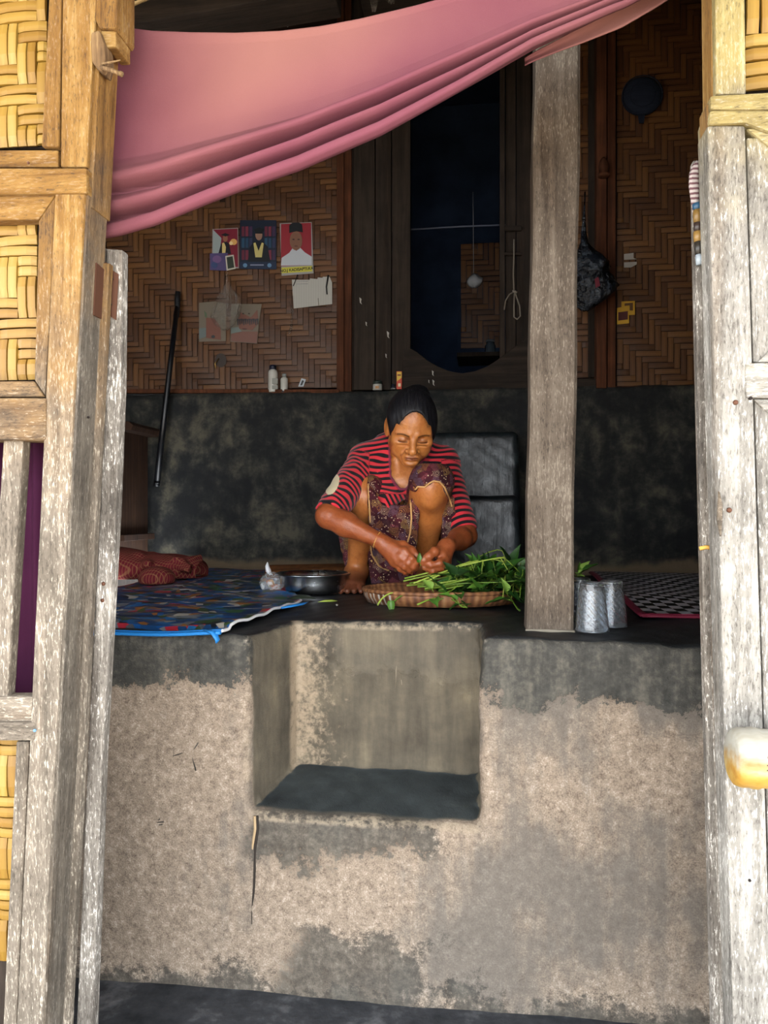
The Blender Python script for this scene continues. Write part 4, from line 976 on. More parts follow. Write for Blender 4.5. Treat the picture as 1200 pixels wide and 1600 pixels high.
# ------------------------------------------------------------------ upturned drinking glasses
m_gl = M('clear_ribbed_glass', .04, .5); m_gl.b.inputs['Transmission Weight'].default_value = .965; m_gl.b.inputs['IOR'].default_value = 1.45; m_gl.col((.90, .95, 1, 1)); m_gl = m_gl.m
def glass(px, py, d, label, R=.0345, H=.098):
    c = D(px, py, d); c.z = PLAT + .005
    root = empty('drinking_glass', c, label, 'glass', 'upturned glasses beside the post')
    n = 46; rt = R * .70
    outer = []
    for i in range(n + 1):
        z = H * i / n; r = R + (rt - R) * (z / H)
        outer.append((r + (.0012 if z < .004 else 0), z))
    prof = [(R - .0022, 0.0)] + outer + [(rt - .004, H + .002), (.001, H + .0015)] + [(.001, H - .006), (rt - .004, H - .006)] + [(rt - .0022 + (R - rt) * k / 10, H - .006 - (H - .006) * k / 10) for k in range(1, 10)]
    def wob(q, z, i): return .0008 * math.sin(q * 14 + z * 420) if (1 < i <= n and .010 < z < H - .012) else 0
    lathe('glass_wall', prof, c, m_gl, root, 72, True, wob); return root
glass(925, 978, 1.585, 'upturned ribbed clear glass standing in front, nearest the edge')
glass(955, 972, 1.655, 'upturned ribbed clear glass half hidden behind the front glass', .0335, .096)
glass(906, 968, 1.74, 'upturned clear glass in the shade close behind the post', .0335, .094)
# ------------------------------------------------------------------ things on the rear wall and ledge
def ellp(cx, cy, rx, ry, n=24): return [(cx + rx * math.cos(2 * math.pi * k / n), cy + ry * math.sin(2 * math.pi * k / n)) for k in range(n)]
WY = BACK - .022
pl = {}
def pm(c, rough=.5):
    if c not in pl: pl[c] = plain('print_' + c[1:], c, rough, .4, var=.06)
    return pl[c]
def layer(root, name, pts, k, c, rough=.45): return plate(name, pts, WY - .0007 * k, .0007, pm(c, rough), root)
ph = empty('portrait_photo', P(463, 425, WY), 'portrait of a figure in black cap and white shirt on red, above the torn paper', 'photograph')
layer(ph, 'sheet', [(437, 349), (487, 347), (490, 427), (440, 431)], 0, '#8f8d8a'); layer(ph, 'backdrop', [(439, 350), (486, 348), (487, 414), (439, 416)], 1, '#86202a')
layer(ph, 'shirt', [(439, 415), (440, 403), (452, 395), (457, 388), (463, 392), (469, 387), (476, 394), (487, 401), (487, 414)], 2, '#aeb3b8')
layer(ph, 'face', ellp(462.5, 376, 9.8, 15), 3, '#75523f'); layer(ph, 'cap', [(452, 364), (452, 352), (457, 348), (467, 347.5), (472, 351), (473, 363), (463, 361)], 4, '#0f1216')
for x in (458.5, 466.5): layer(ph, 'eye', ellp(x, 374, 2, 1, 10), 4, '#3a241c')
layer(ph, 'mouth', ellp(462.5, 384.5, 3, .9, 10), 4, '#5a3028')
layer(ph, 'caption_band', [(440, 418), (488, 415.5), (488, 424), (440, 427)], 3, '#b8b23c')
tx = bpy.data.curves.new('caption', 'FONT'); tx.body = 'NO.J KADISAPTI.KA'; tx.size = .0165; tx.align_x = 'CENTER'; tx.align_y = 'CENTER'; tx.extrude = .0003; tx.offset = .0004
tx.materials.append(pm('#1a1a12')); tmp_ = bpy.data.objects.new('caption_curve', tx); COL.objects.link(tmp_); bpy.context.view_layer.update(); tme = bpy.data.meshes.new_from_object(tmp_.evaluated_get(bpy.context.evaluated_depsgraph_get())); bpy.data.objects.remove(tmp_)
to_ = bpy.data.objects.new('caption', tme); COL.objects.link(to_); to_.parent = ph; to_.location = P(463.5, 421.3, WY - .0029) - ph.location; to_.rotation_euler = (math.radians(90), math.radians(-2.5), 0)
ph = empty('graduation_photo', P(403, 420, WY), 'dark blue photo of a figure in academic gown before shelves of books', 'photograph')
layer(ph, 'sheet', [(375, 344), (432, 344), (432, 421), (374, 420)], 0, '#101a2c')
for r_, y in enumerate((354, 372, 391)):
    for k in range(9):
        x = 377.5 + k * 6; 
        if 396 < x + 2 < 413 and y > 350: continue
        layer(ph, 'book_spine', [(x, y), (x + 4.6, y - .4), (x + 4.6, y + 15), (x, y + 15)], 1, ['#5a2030', '#2a2f4a', '#6a2838', '#24465e', '#3a2440', '#1e3a52'][(k * 2 + r_ * 3) % 6])
layer(ph, 'gown', [(386, 417), (390, 386), (397, 378), (410, 377), (418, 385), (424, 417)], 2, '#0c0f16'); layer(ph, 'sash', [(396, 380), (399, 379), (404, 392), (409, 379), (412, 380), (409, 402), (399, 402)], 3, '#b5a868')
layer(ph, 'face', ellp(404.5, 367, 5.5, 8.5), 3, '#8a6a58'); layer(ph, 'cap', [(396, 359), (405, 355), (414, 359), (410, 362), (410, 365), (399, 365), (399, 362)], 4, '#0b0d12')
layer(ph, 'lower_border', [(375, 409), (432, 409), (432, 420.5), (375, 420)], 3, '#16243c')
for x in (383, 421): layer(ph, 'badge', ellp(x, 414.5, 3.4, 3.2, 12), 4, '#5a7c9c')
layer(ph, 'print_line', [(391, 413), (412, 413), (412, 415), (391, 415)], 4, '#7a7f94')
ph = empty('family_photo', P(352, 420, WY), 'red photo of a figure in gown with flowers, next to the book-shelf photo', 'photograph')
layer(ph, 'sheet', [(332, 358), (372, 356), (373, 419), (331, 420)], 0, '#8e8a88'); layer(ph, 'backdrop', [(333, 359), (371, 357), (372, 417), (333, 417)], 1, '#70182a'); layer(ph, 'pale_drape', [(333, 359), (346, 372), (343, 395), (333, 397)], 2, '#8f9a98')
layer(ph, 'gown', [(341, 397), (345, 382), (352, 376), (358, 381), (361, 397)], 3, '#120f16'); layer(ph, 'sash', [(347, 380), (350, 379), (353, 386), (352, 396), (347, 396)], 4, '#c4b070'); layer(ph, 'face', ellp(352, 372.5, 3.8, 5.5, 16), 4, '#8a5a44'); layer(ph, 'cap', [(345, 367), (352, 364), (359, 367), (352, 369.5)], 5, '#100c12')
layer(ph, 'flowers', ellp(365, 378, 5.5, 5, 9), 3, '#d0a05a'); layer(ph, 'flowers', ellp(361, 380, 3, 3, 9), 4, '#e0c890')
ph = empty('small_photo', P(346, 424, WY), 'small purple print with a framed dark snapshot at the corner of the red photo', 'photograph')
layer(ph, 'sheet', [(328, 396), (356, 395), (355, 423), (328, 422)], 6, '#4a4068'); layer(ph, 'blur_patch', ellp(339, 405, 7, 6, 14), 7, '#6a5078'); layer(ph, 'blur_patch', ellp(335, 414, 5, 5, 14), 7, '#34466a')
layer(ph, 'snapshot_frame', [(352, 400), (365, 398), (368, 420), (354, 423)], 8, '#b8b4a4'); layer(ph, 'snapshot', [(354, 402), (363.5, 400.3), (366, 418), (356, 420)], 9, '#2a3226')
# torn white paper and its threads
m_pap = M('ruled_paper', .8, .2); o_ = m_pap.co(); wv_ = m_pap.n('ShaderNodeTexWave'); wv_.inputs['Scale'].default_value = 30; m_pap.l(o_, wv_.inputs[0]); wv_.bands_direction = 'X'
m_pap.col(m_pap.mix(m_pap.math('MULTIPLY', m_pap.step(wv_.outputs['Fac'], .8, 1.0), .25), '#a8a69e', '#757a84')); m_pap = m_pap.m
pp = empty('torn_paper', P(488, 482, WY), 'torn white sheet of paper pinned under the red portrait', 'paper')
plate('sheet', [(456, 437), (484, 437), (484.3, 435), (496, 436), (496.4, 433.5), (504, 434), (504.5, 432.5), (515, 432.5), (519, 442), (519, 475), (459, 482)], WY, .0008, m_pap, pp)
m_blk = plain('black_thread', '#0d0c0c', .8)
tube('thread', [P(465, 429, WY - .003), P(461, 440, WY - .004), P(458, 447, WY - .003)], .0017, m_blk, pp, 6); tube('thread', [P(513, 430, WY - .003), P(510, 448, WY - .005), P(511, 460, WY - .003)], [.004, .003, .0025], m_blk, pp, 6)
tube('fold_crease', [P(497, 466, WY - .0006), P(498, 477, WY - .0006)], .0012, pm('#6f6a60'), pp, 5)
for y in (440, 444): tube('pencil_line', [P(463, y, WY - .0005), P(481, y - .5, WY - .0005)], .0006, pm('#6a6e7a'), pp, 5)
# two faded packets
for nm, pts, lab, extra in (('seed_packet', [(311, 473), (335, 471), (353, 474), (353, 533), (311, 534)], 'faded pink and white packet hanging behind the clear bag', 0), ('seed_packet', [(361, 475), (409, 475), (405, 502), (402, 537), (360, 534)], 'faded packet printed with a row of dark spikes beside the clear bag', 1)):
    root = empty(nm, P(pts[0][0] + 20, 534, WY), lab, 'packet'); layer(root, 'sheet', pts, 0, '#6c6356', .8)
    if extra:
        layer(root, 'pink_print', [(372, 500), (376, 488), (392, 496), (402, 484), (404, 505), (394, 516), (374, 514)], 1, '#6e4638'); layer(root, 'pink_print', [(361, 522), (378, 518), (403, 518), (401, 536), (361, 533)], 1, '#6e483c')
        for k in range(11): x = 370 + k * 3.1; layer(root, 'dark_spike', [(x, 498 + (k % 2)), (x + 3, 498), (x + 1.6 + .8, 508 - (k % 3)), (x + 1.2, 508 - (k % 3))], 3, '#26292c')
        layer(root, 'teal_band', [(361, 512), (372, 511), (378, 518), (361, 521)], 2, '#66706c'); layer(root, 'mark', ellp(382, 514, 4, 1.2, 10), 3, '#4a2420')
        for x in (380, 389): layer(root, 'mark', ellp(x, 490, 1.6, 1.2, 8), 2, '#3a3028')
    else:
        layer(root, 'pink_print', [(322, 496), (336, 498), (345, 512), (345, 531), (322, 528)], 1, '#6e4436'); layer(root, 'teal_band', [(311, 513), (322, 512), (322, 526), (311, 530)], 2, '#5e6866'); layer(root, 'leaf_mark', [(319, 485), (323, 490), (323, 497), (320, 495)], 2, '#4a5a40'); layer(root, 'mark', ellp(333, 526, 3, 2.4, 10), 3, '#2a2e30')
# clear bag hung on a nail
m_film2 = film('hanging_bag_film', '#8a8278', .22, .2)
def bagmesh(name, pix, Y, widths, mat, root, thick=.35, seg=20, ph_=0.0):
    vs_, fs = [], []
    for i, ((x, y), w_) in enumerate(zip(pix, widths)):
        c = P(x, y, Y); r = w_ / F * Y
        for k in range(seg):
            q = 2 * math.pi * k / seg; rr = r * (1 + .14 * math.sin(3 * q + i * .9 + ph_) + .10 * math.sin(7 * q + i * 1.7) + .07 * math.sin(11 * q + i * 2.9))
            vs_.append(c + Vector((rr * math.cos(q), rr * math.sin(q) * thick, .004 * math.sin(5 * q + i))))
    n = len(pix)
    for i in range(n - 1):
        for k in range(seg): k2 = (k + 1) % seg; fs.append((i * seg + k, i * seg + k2, (i + 1) * seg + k2, (i + 1) * seg + k))
    fs.append(tuple(range(seg))); fs.append(tuple(range((n - 1) * seg, n * seg)))
    return mobj(name, vs_, fs, mat, root, True)
cb = empty('clear_bag', P(352, 515, WY - .05), 'empty clear plastic bag hanging from the woven wall under the photos', 'bag')
bagmesh('bag_film', [(355, 425), (354, 440), (355, 452), (357, 465), (357, 480), (354, 495), (352, 508), (352, 515)], WY - .06, [2, 2, 8, 20, 24, 22, 14, 5], m_film2, cb)
tube('hang_nail', [P(355, 440, WY), P(355, 440, WY - .065)], .002, m_rust, cb, 6)
for a_, b_ in (((356, 450), (354, 492)), ((376, 470), (361, 510)), ((340, 470), (332, 495)), ((362, 452), (372, 468))): tube('film_crease', [P(*a_, WY - .075), P((a_[0] + b_[0]) / 2 + 1.5, (a_[1] + b_[1]) / 2, WY - .078), P(*b_, WY - .075)], [.0008, .003, .0008], m_film2, cb, 5)
sb = empty('film_scrap', P(452, 525, WY), 'twisted scrap of clear film stuck on the woven wall below the torn paper', 'film scrap')
tube('film_twist', [P(452, 472, WY - .006), P(457, 485, WY - .008), P(456, 500, WY - .009), P(455, 512, WY - .012), P(451, 523, WY - .01)], [.004, .012, .010, .014, .010], m_film2, sb, 9, .4)
# nail, latch and light switch spots
lt = empty('wall_hook', P(343, 575, WY), 'small brass hook on a dark patch of the woven wall', 'hook')
layer(lt, 'dark_patch', ellp(345, 563, 9, 11, 18), 0, '#2a1c10'); tube('hook', [P(342, 560, WY - .004), P(336, 568, WY - .012), P(337, 576, WY - .01)], .0025, plain('brass', '#b89a5a', .3, .5, 1.0), lt, 8)
# black stick hanging on the wall
m_black = plain('black_paint', '#0d0f14', .35, .5)
st = empty('black_stick', P(247, 757, BACK - .10), 'long black stick hanging in front of the woven wall and dado', 'stick')
tube('shaft', [P(277, 478, BACK - .055), P(266, 570, BACK - .10), P(258, 640, BACK - .105), P(245, 756, BACK - .11)], [.010, .0115, .012, .014], m_black, st, 12); tube('grip', [P(278, 456, BACK - .05), P(277, 470, BACK - .052), P(277, 482, BACK - .055), P(275, 495, BACK - .06)], [.011, .0125, .011, .013], plain('black_rubber', '#14161a', .6), st, 12)
tube('ferrule', [P(245.3, 752, BACK - .11), P(244.5, 760, BACK - .11)], [.0145, .0135], m_black, st, 12)
# bottles and small things on the ledge
LY = BACK - .035
def on_ledge(px, Y=LY): p = P(px, 613, Y); p.z = LEDGE + .002; return p
m_wht = plain('white_plastic', '#b9b7ae', .35, .5); m_cap = plain('dark_blue_cap', '#141a2e', .4); m_lab = plain('grey_label', '#85857c', .5)
def bottle(px, r, h, neck, label, capm, caph, ledge=True, bm=m_wht):
    c = on_ledge(px); root = empty('bottle', c, label, 'bottle')
    lathe('bottle_body', [(.001, 0), (r * .95, 0), (r, .004), (r, h * .72), (r * .85, h * .80), (neck, h * .84), (neck, h * .86), (.001, h * .86)], c, bm, root, 24)
    lathe('cap', [(neck * 1.25, h * .845), (neck * 1.25, h * .845 + caph), (neck * .9, h * .85 + caph), (.001, h * .85 + caph)], c, capm, root, 20); return root, c
b1, c1 = bottle(426.5, .0205, .115, .011, 'tall white lotion bottle with a dark cap on the ledge', m_cap, .018)
lab = plate('printed_label', [(425, 591), (434, 591), (434, 600), (425, 600)], c1.y - .0215, .003, m_lab, b1); plate('printed_label', [(425, 602), (434, 602), (434, 608), (425, 608)], c1.y - .0215, .003, m_lab, b1)
b2, c2 = bottle(444, .0155, .075, .007, 'short white dropper bottle beside the tall lotion bottle', plain('grey_cap', '#8a908e', .4), .014)
plate('printed_label', [(440.5, 610), (443, 610), (443, 613), (440.5, 613)], c2.y - .0165, .002, pm('#1a1a1c'), b2)
bp_ = empty('blister_pack', P(473, 605, WY), 'small silver foil pill strip stuck on the wall beside the bottles', 'pill strip')
layer(bp_, 'foil', [(471, 591), (478, 593), (474, 604), (466, 604)], 1, '#9aa0a4', .25); layer(bp_, 'dark_print', [(472, 594), (475, 595), (472, 602), (469, 602)], 2, '#15171a')
jr = empty('balm_jar', on_ledge(590), 'small white balm jar with a dark lid on the ledge left of the tube', 'jar'); c = on_ledge(590)
lathe('jar_body', [(.001, 0), (.019, 0), (.02, .003), (.02, .022), (.018, .025), (.001, .025)], c, m_wht, jr, 24); lathe('lid', [(.0185, .024), (.0185, .036), (.016, .039), (.001, .039)], c, pm('#202a24'), jr, 24); plate('printed_label', [(586.5, 603), (592, 603), (592, 607), (586.5, 607)], c.y - .0208, .002, pm('#a8743c'), jr)
c = on_ledge(624); tb_ = empty('ointment_tube', c, 'upright orange and yellow ointment packet on the ledge', 'packet')
plate('packet_body', [(619.5, 608), (619.5, 580), (628, 580), (627.5, 608)], LY, .012, pm('#c9482c'), tb_, .001); plate('yellow_panel', [(620, 596), (620, 581), (627.5, 581), (627.5, 590)], LY - .001, .001, pm('#d9b23c'), tb_); plate('print_patch', [(622, 604), (622, 599), (626, 599), (626, 604)], LY - .0015, .001, pm('#e8d8b0'), tb_); plate('print_patch', [(621, 587), (621, 585), (626.5, 585), (626.5, 587)], LY - .0015, .001, pm('#7a2a1c'), tb_)
c = on_ledge(614); cn = empty('small_vial', c, 'tiny dark vial on the ledge touching the orange packet', 'vial'); lathe('vial_body', [(.001, 0), (.011, 0), (.011, .016), (.007, .018), (.007, .024), (.001, .024)], c, pm('#1c2230'), cn, 18); lathe('vial_base_band', [(.0112, .001), (.0112, .006)], c, pm('#8a8c86'), cn, 18)
b3, c3 = bottle(815.5, .013, .085, .007, 'small dark green bottle with a cream cap close to the post', plain('cream_cap', '#cfc7a8', .4), .02, bm=pm('#15241c', .3))
mk = empty('orange_pen', on_ledge(824), 'orange marker standing on the ledge partly behind the post', 'pen'); c = on_ledge(823.5, LY + .01); lathe('pen_barrel', [(.001, 0), (.006, 0), (.006, .085), (.004, .092), (.001, .093)], c, pm('#d0842a'), mk, 12); lathe('pen_band', [(.0064, .03), (.0064, .04)], c, pm('#2a1c10'), mk, 12)
m_chip = pm('#a8a49a')
for px, py, r in ((563, 470, 3), (572, 506, 2), (606, 523, 3.2), (603, 556, 2), (676, 583, 2.5), (677, 598, 2.8), (670, 596, 1.6)):
    plate('paint_drip', [(px - r * .5, py - r * 1.8), (px + r * .6, py - r), (px + r * .3, py + r * .6), (px + r * .8, py + r * 1.8), (px - r * .2, py + r)], BACK - (.0275 if px < 650 else .0575), .003, m_chip, wb)
# rope loop on the inner door frame
rp = empty('rope_loop', P(805, 500, BACK - .07), 'thin cord with a knotted loop hanging on the inner door frame', 'rope'); m_rope = plain('pale_cord', '#7d7468', .9)
def ropepx(pts, r=.0028): tube('cord', [P(x, y, BACK - .066) for x, y in pts], r, m_rope, rp, 7)
ropepx([(803, 374), (803, 400), (802, 430), (803, 456)]); ropepx([(803, 456), (796, 460), (790, 470), (788, 484)]); ropepx([(804, 457), (803, 480), (803, 495), (808, 499), (813, 494), (812, 478), (807, 464), (805, 457)], .0032)
tube('knot', [P(801, 454, BACK - .068), P(805, 456, BACK - .07), P(808, 457, BACK - .068)], [.004, .006, .004], m_rope, rp, 8)
# stuffed dark bag hanging beside the post
m_dbag = M('dark_bag_film', .2, .6); m_dbag.col(m_dbag.ramp(m_dbag.noise(m_dbag.co(), 25, 4), [(.35, '#0b0d12'), (.55, '#20262e'), (.75, '#4a525c')])); m_dbag.bump(m_dbag.noise(m_dbag.co(), 45, 4), 1.0, .02); m_dbag = m_dbag.m
db = empty('stuffed_bag', P(920, 478, BACK - .2), 'dark stuffed plastic bag hanging behind the post on its far side', 'bag')
bagmesh('bag_body', [(912, 360), (913, 380), (914, 392), (916, 400), (920, 408), (922, 416), (924, 424), (923, 432), (926, 440), (924, 448), (926, 456), (923, 464), (920, 472), (916, 479), (914, 485)], BACK - .19, [3, 5, 12, 20, 24, 31, 28, 33, 30, 34, 29, 27, 20, 13, 4], m_dbag, db, .8, 28)
tube('bag_neck', [P(914, 300, BACK - .12), P(913, 330, BACK - .16), P(912, 362, BACK - .19)], [.003, .004, .01], m_dbag, db, 8); plate('red_content', [(929, 436), (935, 432), (938, 446), (931, 450)], BACK - .28, .004, pm('#6a1c2c'), db, .001)
# stickers and labels on the far panel
gs = empty('gold_sticker', P(974, 500, WY), 'pair of gold foil stickers overlapping on the far woven panel', 'sticker'); m_gold = plain('gold_foil', '#d8a83a', .35, .5, .35)
plate('foil_square', [(971, 471), (992, 470), (992, 492), (971, 493)], WY, .001, m_gold, gs); plate('foil_square', [(964, 481), (983, 478), (983, 505), (964, 507)], WY - .002, .001, m_gold, gs); plate('dark_print', [(966, 488), (981, 486), (981, 499), (966, 501)], WY - .003, .001, pm('#4a1c18'), gs); plate('dark_print', [(976, 474), (989, 473), (989, 485), (984, 485), (984, 477), (976, 478)], WY - .0012, .001, pm('#5a3a18'), gs)
wl2 = empty('white_label', P(984, 418, WY), 'torn white label in two strips on the far woven panel', 'label'); layer(wl2, 'strip', [(975, 397), (990, 395), (990, 403), (995, 405), (975, 406)], 0, '#a39d94', .8); layer(wl2, 'strip', [(975, 410), (995, 409), (995, 413), (986, 418), (975, 418)], 0, '#a39d94', .8)
hw = P(1003, 150, BACK - .045); hn = empty('round_basket_lid', hw, 'dark round woven lid hanging high on the far panel', 'basket lid'); m_lid = wood('dark_lid_weave', [(.3, '#101420'), (.6, '#1d2432'), (.8, '#2c3442')], 'X', 1.2)
vs_, fs = [], []; pr_ = [(.001, -.020), (.03, -.022), (.05, -.014), (.066, -.010), (.074, -.004), (.078, .004), (.07, .01), (.001, .012)]
for r, y in pr_:
    for k in range(36): q = 2 * math.pi * k / 36; vs_.append(hw + Vector((r * math.cos(q), y, r * math.sin(q))))
for i in range(len(pr_) - 1):
    for k in range(36): k2 = (k + 1) % 36; fs.append((i * 36 + k, i * 36 + k2, i * 36 + 36 + k2, i * 36 + 36 + k))
mobj('lid_dome', vs_, fs, m_lid, hn, True)
for r in (.03, .048, .064, .077): tube('coil', [hw + Vector((r * math.cos(2 * math.pi * k / 40), -.014 if r < .06 else -.008, r * math.sin(2 * math.pi * k / 40))) for k in range(41)], .0028, m_lid, hn, 6)
plate('hang_tab', [(997, 178), (1008, 178), (1006, 192), (999, 192)], BACK - .05, .006, m_lid, hn)
# inside the dark room
hb_ = empty('white_bundle', P(741, 447, BACK + .5), 'small pale plastic bundle hanging in the dark inner room', 'bag'); m_pb = plain('dim_white_plastic', '#8a8c90', .5)
bagmesh('bundle', [(741, 428), (741, 431), (741, 436), (741, 441), (741, 446), (741, 449)], BACK + .5, [1.5, 5, 11, 12, 9, 3], m_pb, hb_, .8); tube('string', [P(739, 300, BACK + .5), P(740, 429, BACK + .5)], .0015, m_pb, hb_, 5)
tag(tube('clothes_rod', [P(600, 361, BACK + .4), P(660, 357.5, BACK + .4), P(720, 354, BACK + .4), P(800, 351, BACK + .4)], .004, plain('dull_wire', '#5a6070', .4), None, 8), 'thin metal rod across the dark inner doorway', 'rod')
gl_ = empty('inner_jar', P(766, 556, BACK + .7), 'faint glass jar standing in the dark inner room', 'jar'); c = P(766, 556, BACK + .7); lathe('jar_body', [(.001, 0), (.025, 0), (.027, .01), (.027, .05), (.02, .06), (.02, .07), (.001, .07)], c, plain('dim_glass', '#39424a', .15, .6), gl_, 20); lathe('jar_lid', [(.022, .068), (.022, .08), (.001, .081)], c, pm('#4a4f54'), gl_, 20)
tag(box('shelf', (P(715, 558, BACK + .7).x, BACK + .6, c.z - .02), (P(800, 558, BACK + .7).x, BACK + .85, c.z), m_dark), 'dark shelf board inside the inner room under the jar', 'shelf')
# small cabinet at the left, mostly hidden by the door
cbx = empty('side_cabinet', P(170, 880, 2.86), 'brown wooden cabinet end showing past the door edge behind the red cloth', 'cabinet'); m_cab = wood('cabinet_wood', [(.28, '#1e110a'), (.5, '#332014'), (.72, '#4a3220')], 'Z', .8)
plate('side_panel', [(120, 668), (188, 668), (188, 886), (120, 888)], 2.86, .25, m_cab, cbx, .003); plate('top_board', [(115, 658), (200, 658), (208, 664), (205, 672), (115, 674)], 2.84, .29, m_cab, cbx, .003); plate('ledge_strip', [(118, 836), (194, 836), (194, 846), (118, 846)], 2.845, .28, m_cab, cbx, .002)
# under the ceiling
tag(tube('bamboo_strip', [P(178, 18, 1.5), P(205, 8, 1.52), P(250, -10, 1.55)], [.006, .0065, .006], bamboo('dry_bamboo', [(.2, '#8a6a3c'), (.7, '#b99a66')]), None, 8, .5), 'pale split bamboo strip poking out at the top beside the door frame', 'bamboo strip')
wbg = empty('ceiling_bag', P(470, 20, 2.1), 'white plastic bag tucked under the dark roof beam above the cloth', 'bag')
plate('bag_fold', [(438, 10), (462, 3), (502, 2), (502, 10), (465, 24), (446, 37), (441, 24)], 2.12, .02, m_wht, wbg, .004); tube('bag_crease', [P(463, 4, 2.118), P(462, 14, 2.115), P(466, 23, 2.118)], [.002, .006, .002], m_wht, wbg, 7)
cb2 = empty('cobweb_film', P(590, 8, 2.2), 'scrap of clear film hanging from the roof above the cloth', 'film scrap'); bagmesh('film_strip', [(584, -30), (583, -10), (584, 5), (584, 18)], 2.2, [6, 7, 6, 3], m_film2, cb2, .3); bagmesh('film_strip', [(604, -30), (606, -10), (612, 5)], 2.2, [8, 9, 4], m_film2, cb2, .3)
# bamboo container on the right post, with a handwritten mark
bt = empty('bamboo_tube', P(1170, 1230, FAC - .05), 'horizontal bamboo tube with a handwritten ink mark fixed to the right door post', 'bamboo'); m_tub = M('yellow_white_bamboo', .45, .4); o_ = m_tub.co(); z_ = m_tub.xyz(o_)[2]; nz = m_tub.noise(m_tub.mp(o_, (12, 60, 60)), 1, 4)
m_tub.col(m_tub.mix(m_tub.step(m_tub.math('ADD', z_, m_tub.math('MULTIPLY', m_tub.math('SUBTRACT', nz, .5), .05)), .02, .055), m_tub.ramp(nz, [(.3, '#8a6020'), (.6, '#a5873e'), (.8, '#b5a06a')]), m_tub.ramp(nz, [(.3, '#827d6e'), (.6, '#96948b')]))); m_tub.bump(nz, .3, .002)
cz0, cz1 = P(1141, 1137, FAC - .044), P(1146, 1228, FAC - .044); RB = (cz0.z - cz1.z) / 2; cx_ = P(1142, 1182, FAC - .044)
ax = Vector((1, 0, -.02)).normalized()
st_ = [(0, .80), (.003, .93), (.010, 1.0), (.020, .99), (.024, 1.03), (.030, 1.03), (.035, .985), (.06, .975), (.25, .97)]
tube('tube_wall', [cx_ + ax * a for a, r in st_], [RB * r for a, r in st_], m_tub.m, bt, 32)
m_ink = plain('ink', '#1d1c1a', .6)
def ink(pts, r=.0016):
    out = []
    for x, y in pts:
        p = P(x, y, FAC - .044); dz = max(-1, min(1, (p.z - (cx_.z - .02 * (p.x - cx_.x))) / (RB * .972))); p.y = cx_.y - RB * .972 * math.sqrt(1 - dz * dz) - .0004; out.append(p)
    tube('ink_mark', out, r, m_ink, bt, 6)
ink([(1184, 1170), (1192, 1172), (1202, 1174.5), (1212, 1176)]); ink([(1184 + 5 * math.cos(q) * .9, 1185 + 4 * math.sin(q)) for q in [k * .7 for k in range(10)]], .0013); ink([(1189, 1184), (1196, 1190)], .0014); ink([(1192, 1189), (1200, 1182), (1206, 1184)], .0014)
# banded rod with striped cloth on the right leaf
br_ = empty('banded_rod', P(1090, 415, FAC + .06), 'striped cloth and banded rod with a silver tip hanging at the right door edge', 'rod')
cols = [((1088, 318), (1090, 328), '#1f4058', .0065), ((1089, 328), (1090, 348), '#6a5228', .006), ((1090, 348), (1090.5, 362), '#2e2420', .006), ((1090, 362), (1091, 378), '#7a5f30', .0065), ((1091, 378), (1092, 398), '#26231f', .006), ((1092, 398), (1093, 414), '#8a949c', .0052)]
for a, b, c, r in cols: tube('rod_band', [P(*a, FAC + .055), P((a[0] + b[0]) / 2, (a[1] + b[1]) / 2, FAC + .055), P(*b, FAC + .055)], [r * .93, r, r * .93], pm(c, .4), br_, 10)
m_str = M('striped_cloth', .85, .2); sw = m_str.n('ShaderNodeTexWave'); sw.bands_direction = 'Z'; sw.inputs['Scale'].default_value = 44; sw.inputs['Distortion'].default_value = 1.5; m_str.l(m_str.co(), sw.inputs[0]); m_str.col(m_str.mix(m_str.step(sw.outputs['Fac'], .5, .6), '#98908c', '#5a4044'))
bagmesh('cloth_pouch', [(1090, 254), (1087, 262), (1084, 275), (1084, 290), (1085, 305), (1087, 325), (1088, 345)], FAC + .06, [2, 5, 7.5, 7.5, 6.5, 5, 3], m_str.m, br_, .6, 16)
# ------------------------------------------------------------------ the squatting woman (modelled in a frame turned with the view, then set into the room)
def J(px, py, d): return np.array([(px - 600) / F * d, d, CAMZ + (HY - py) / F * d])
def to_world(V): return np.stack([V[:, 0] * CY - V[:, 1] * SY, V[:, 0] * SY + V[:, 1] * CY, V[:, 2]], 1)
def to_view(V): return np.stack([V[:, 0] * CY + V[:, 1] * SY, -V[:, 0] * SY + V[:, 1] * CY, V[:, 2]], 1)
FL = PLAT + .004
BLO, BHI, BH = (-.25, 2.03, PLAT - .005), (.32, 2.82, 1.40), .0028
# head frame
pit, yw, rl = math.radians(27), math.radians(4), math.radians(-3)
hf = np.array([math.sin(yw) * math.cos(pit), -math.cos(yw) * math.cos(pit), -math.sin(pit)])
hr = np.cross((0, 0, 1), hf); hr /= np.linalg.norm(hr); hu = np.cross(hf, hr)
hr, hu = hr * math.cos(rl) + hu * math.sin(rl), hu * math.cos(rl) - hr * math.sin(rl)
HC = J(642, 668, 2.345); HS = .97
def H(x, y, z): return HC + HS * (x * hr + y * hf + z * hu)
HA = [hr, hf, hu]
def hell(c, r): return ell(H(*c), np.array(r) * HS, HA)
# joints
pel = J(620, 848, 2.63); che = J(624, 752, 2.49); upc = J(628, 716, 2.46); nek = J(632, 706, 2.425)
shL, shR = J(572, 720, 2.43), J(690, 724, 2.45)
elL, elR = J(513, 806, 2.20), J(727, 837, 2.31)
wrL, wrR = J(595, 846, 2.145), J(699, 853, 2.15)
hiL, hiR = J(590, 850, 2.62), J(652, 850, 2.60)
knL, knR = J(571, 772, 2.335), J(672, 757, 2.255)
anL, anR = J(557, 892, 2.455), J(664, 893, 2.455)
def V3(a): return np.array(a, float)
def down(p, z): q = p.copy(); q[2] = z; return q
body = Field(BLO, BHI, BH)
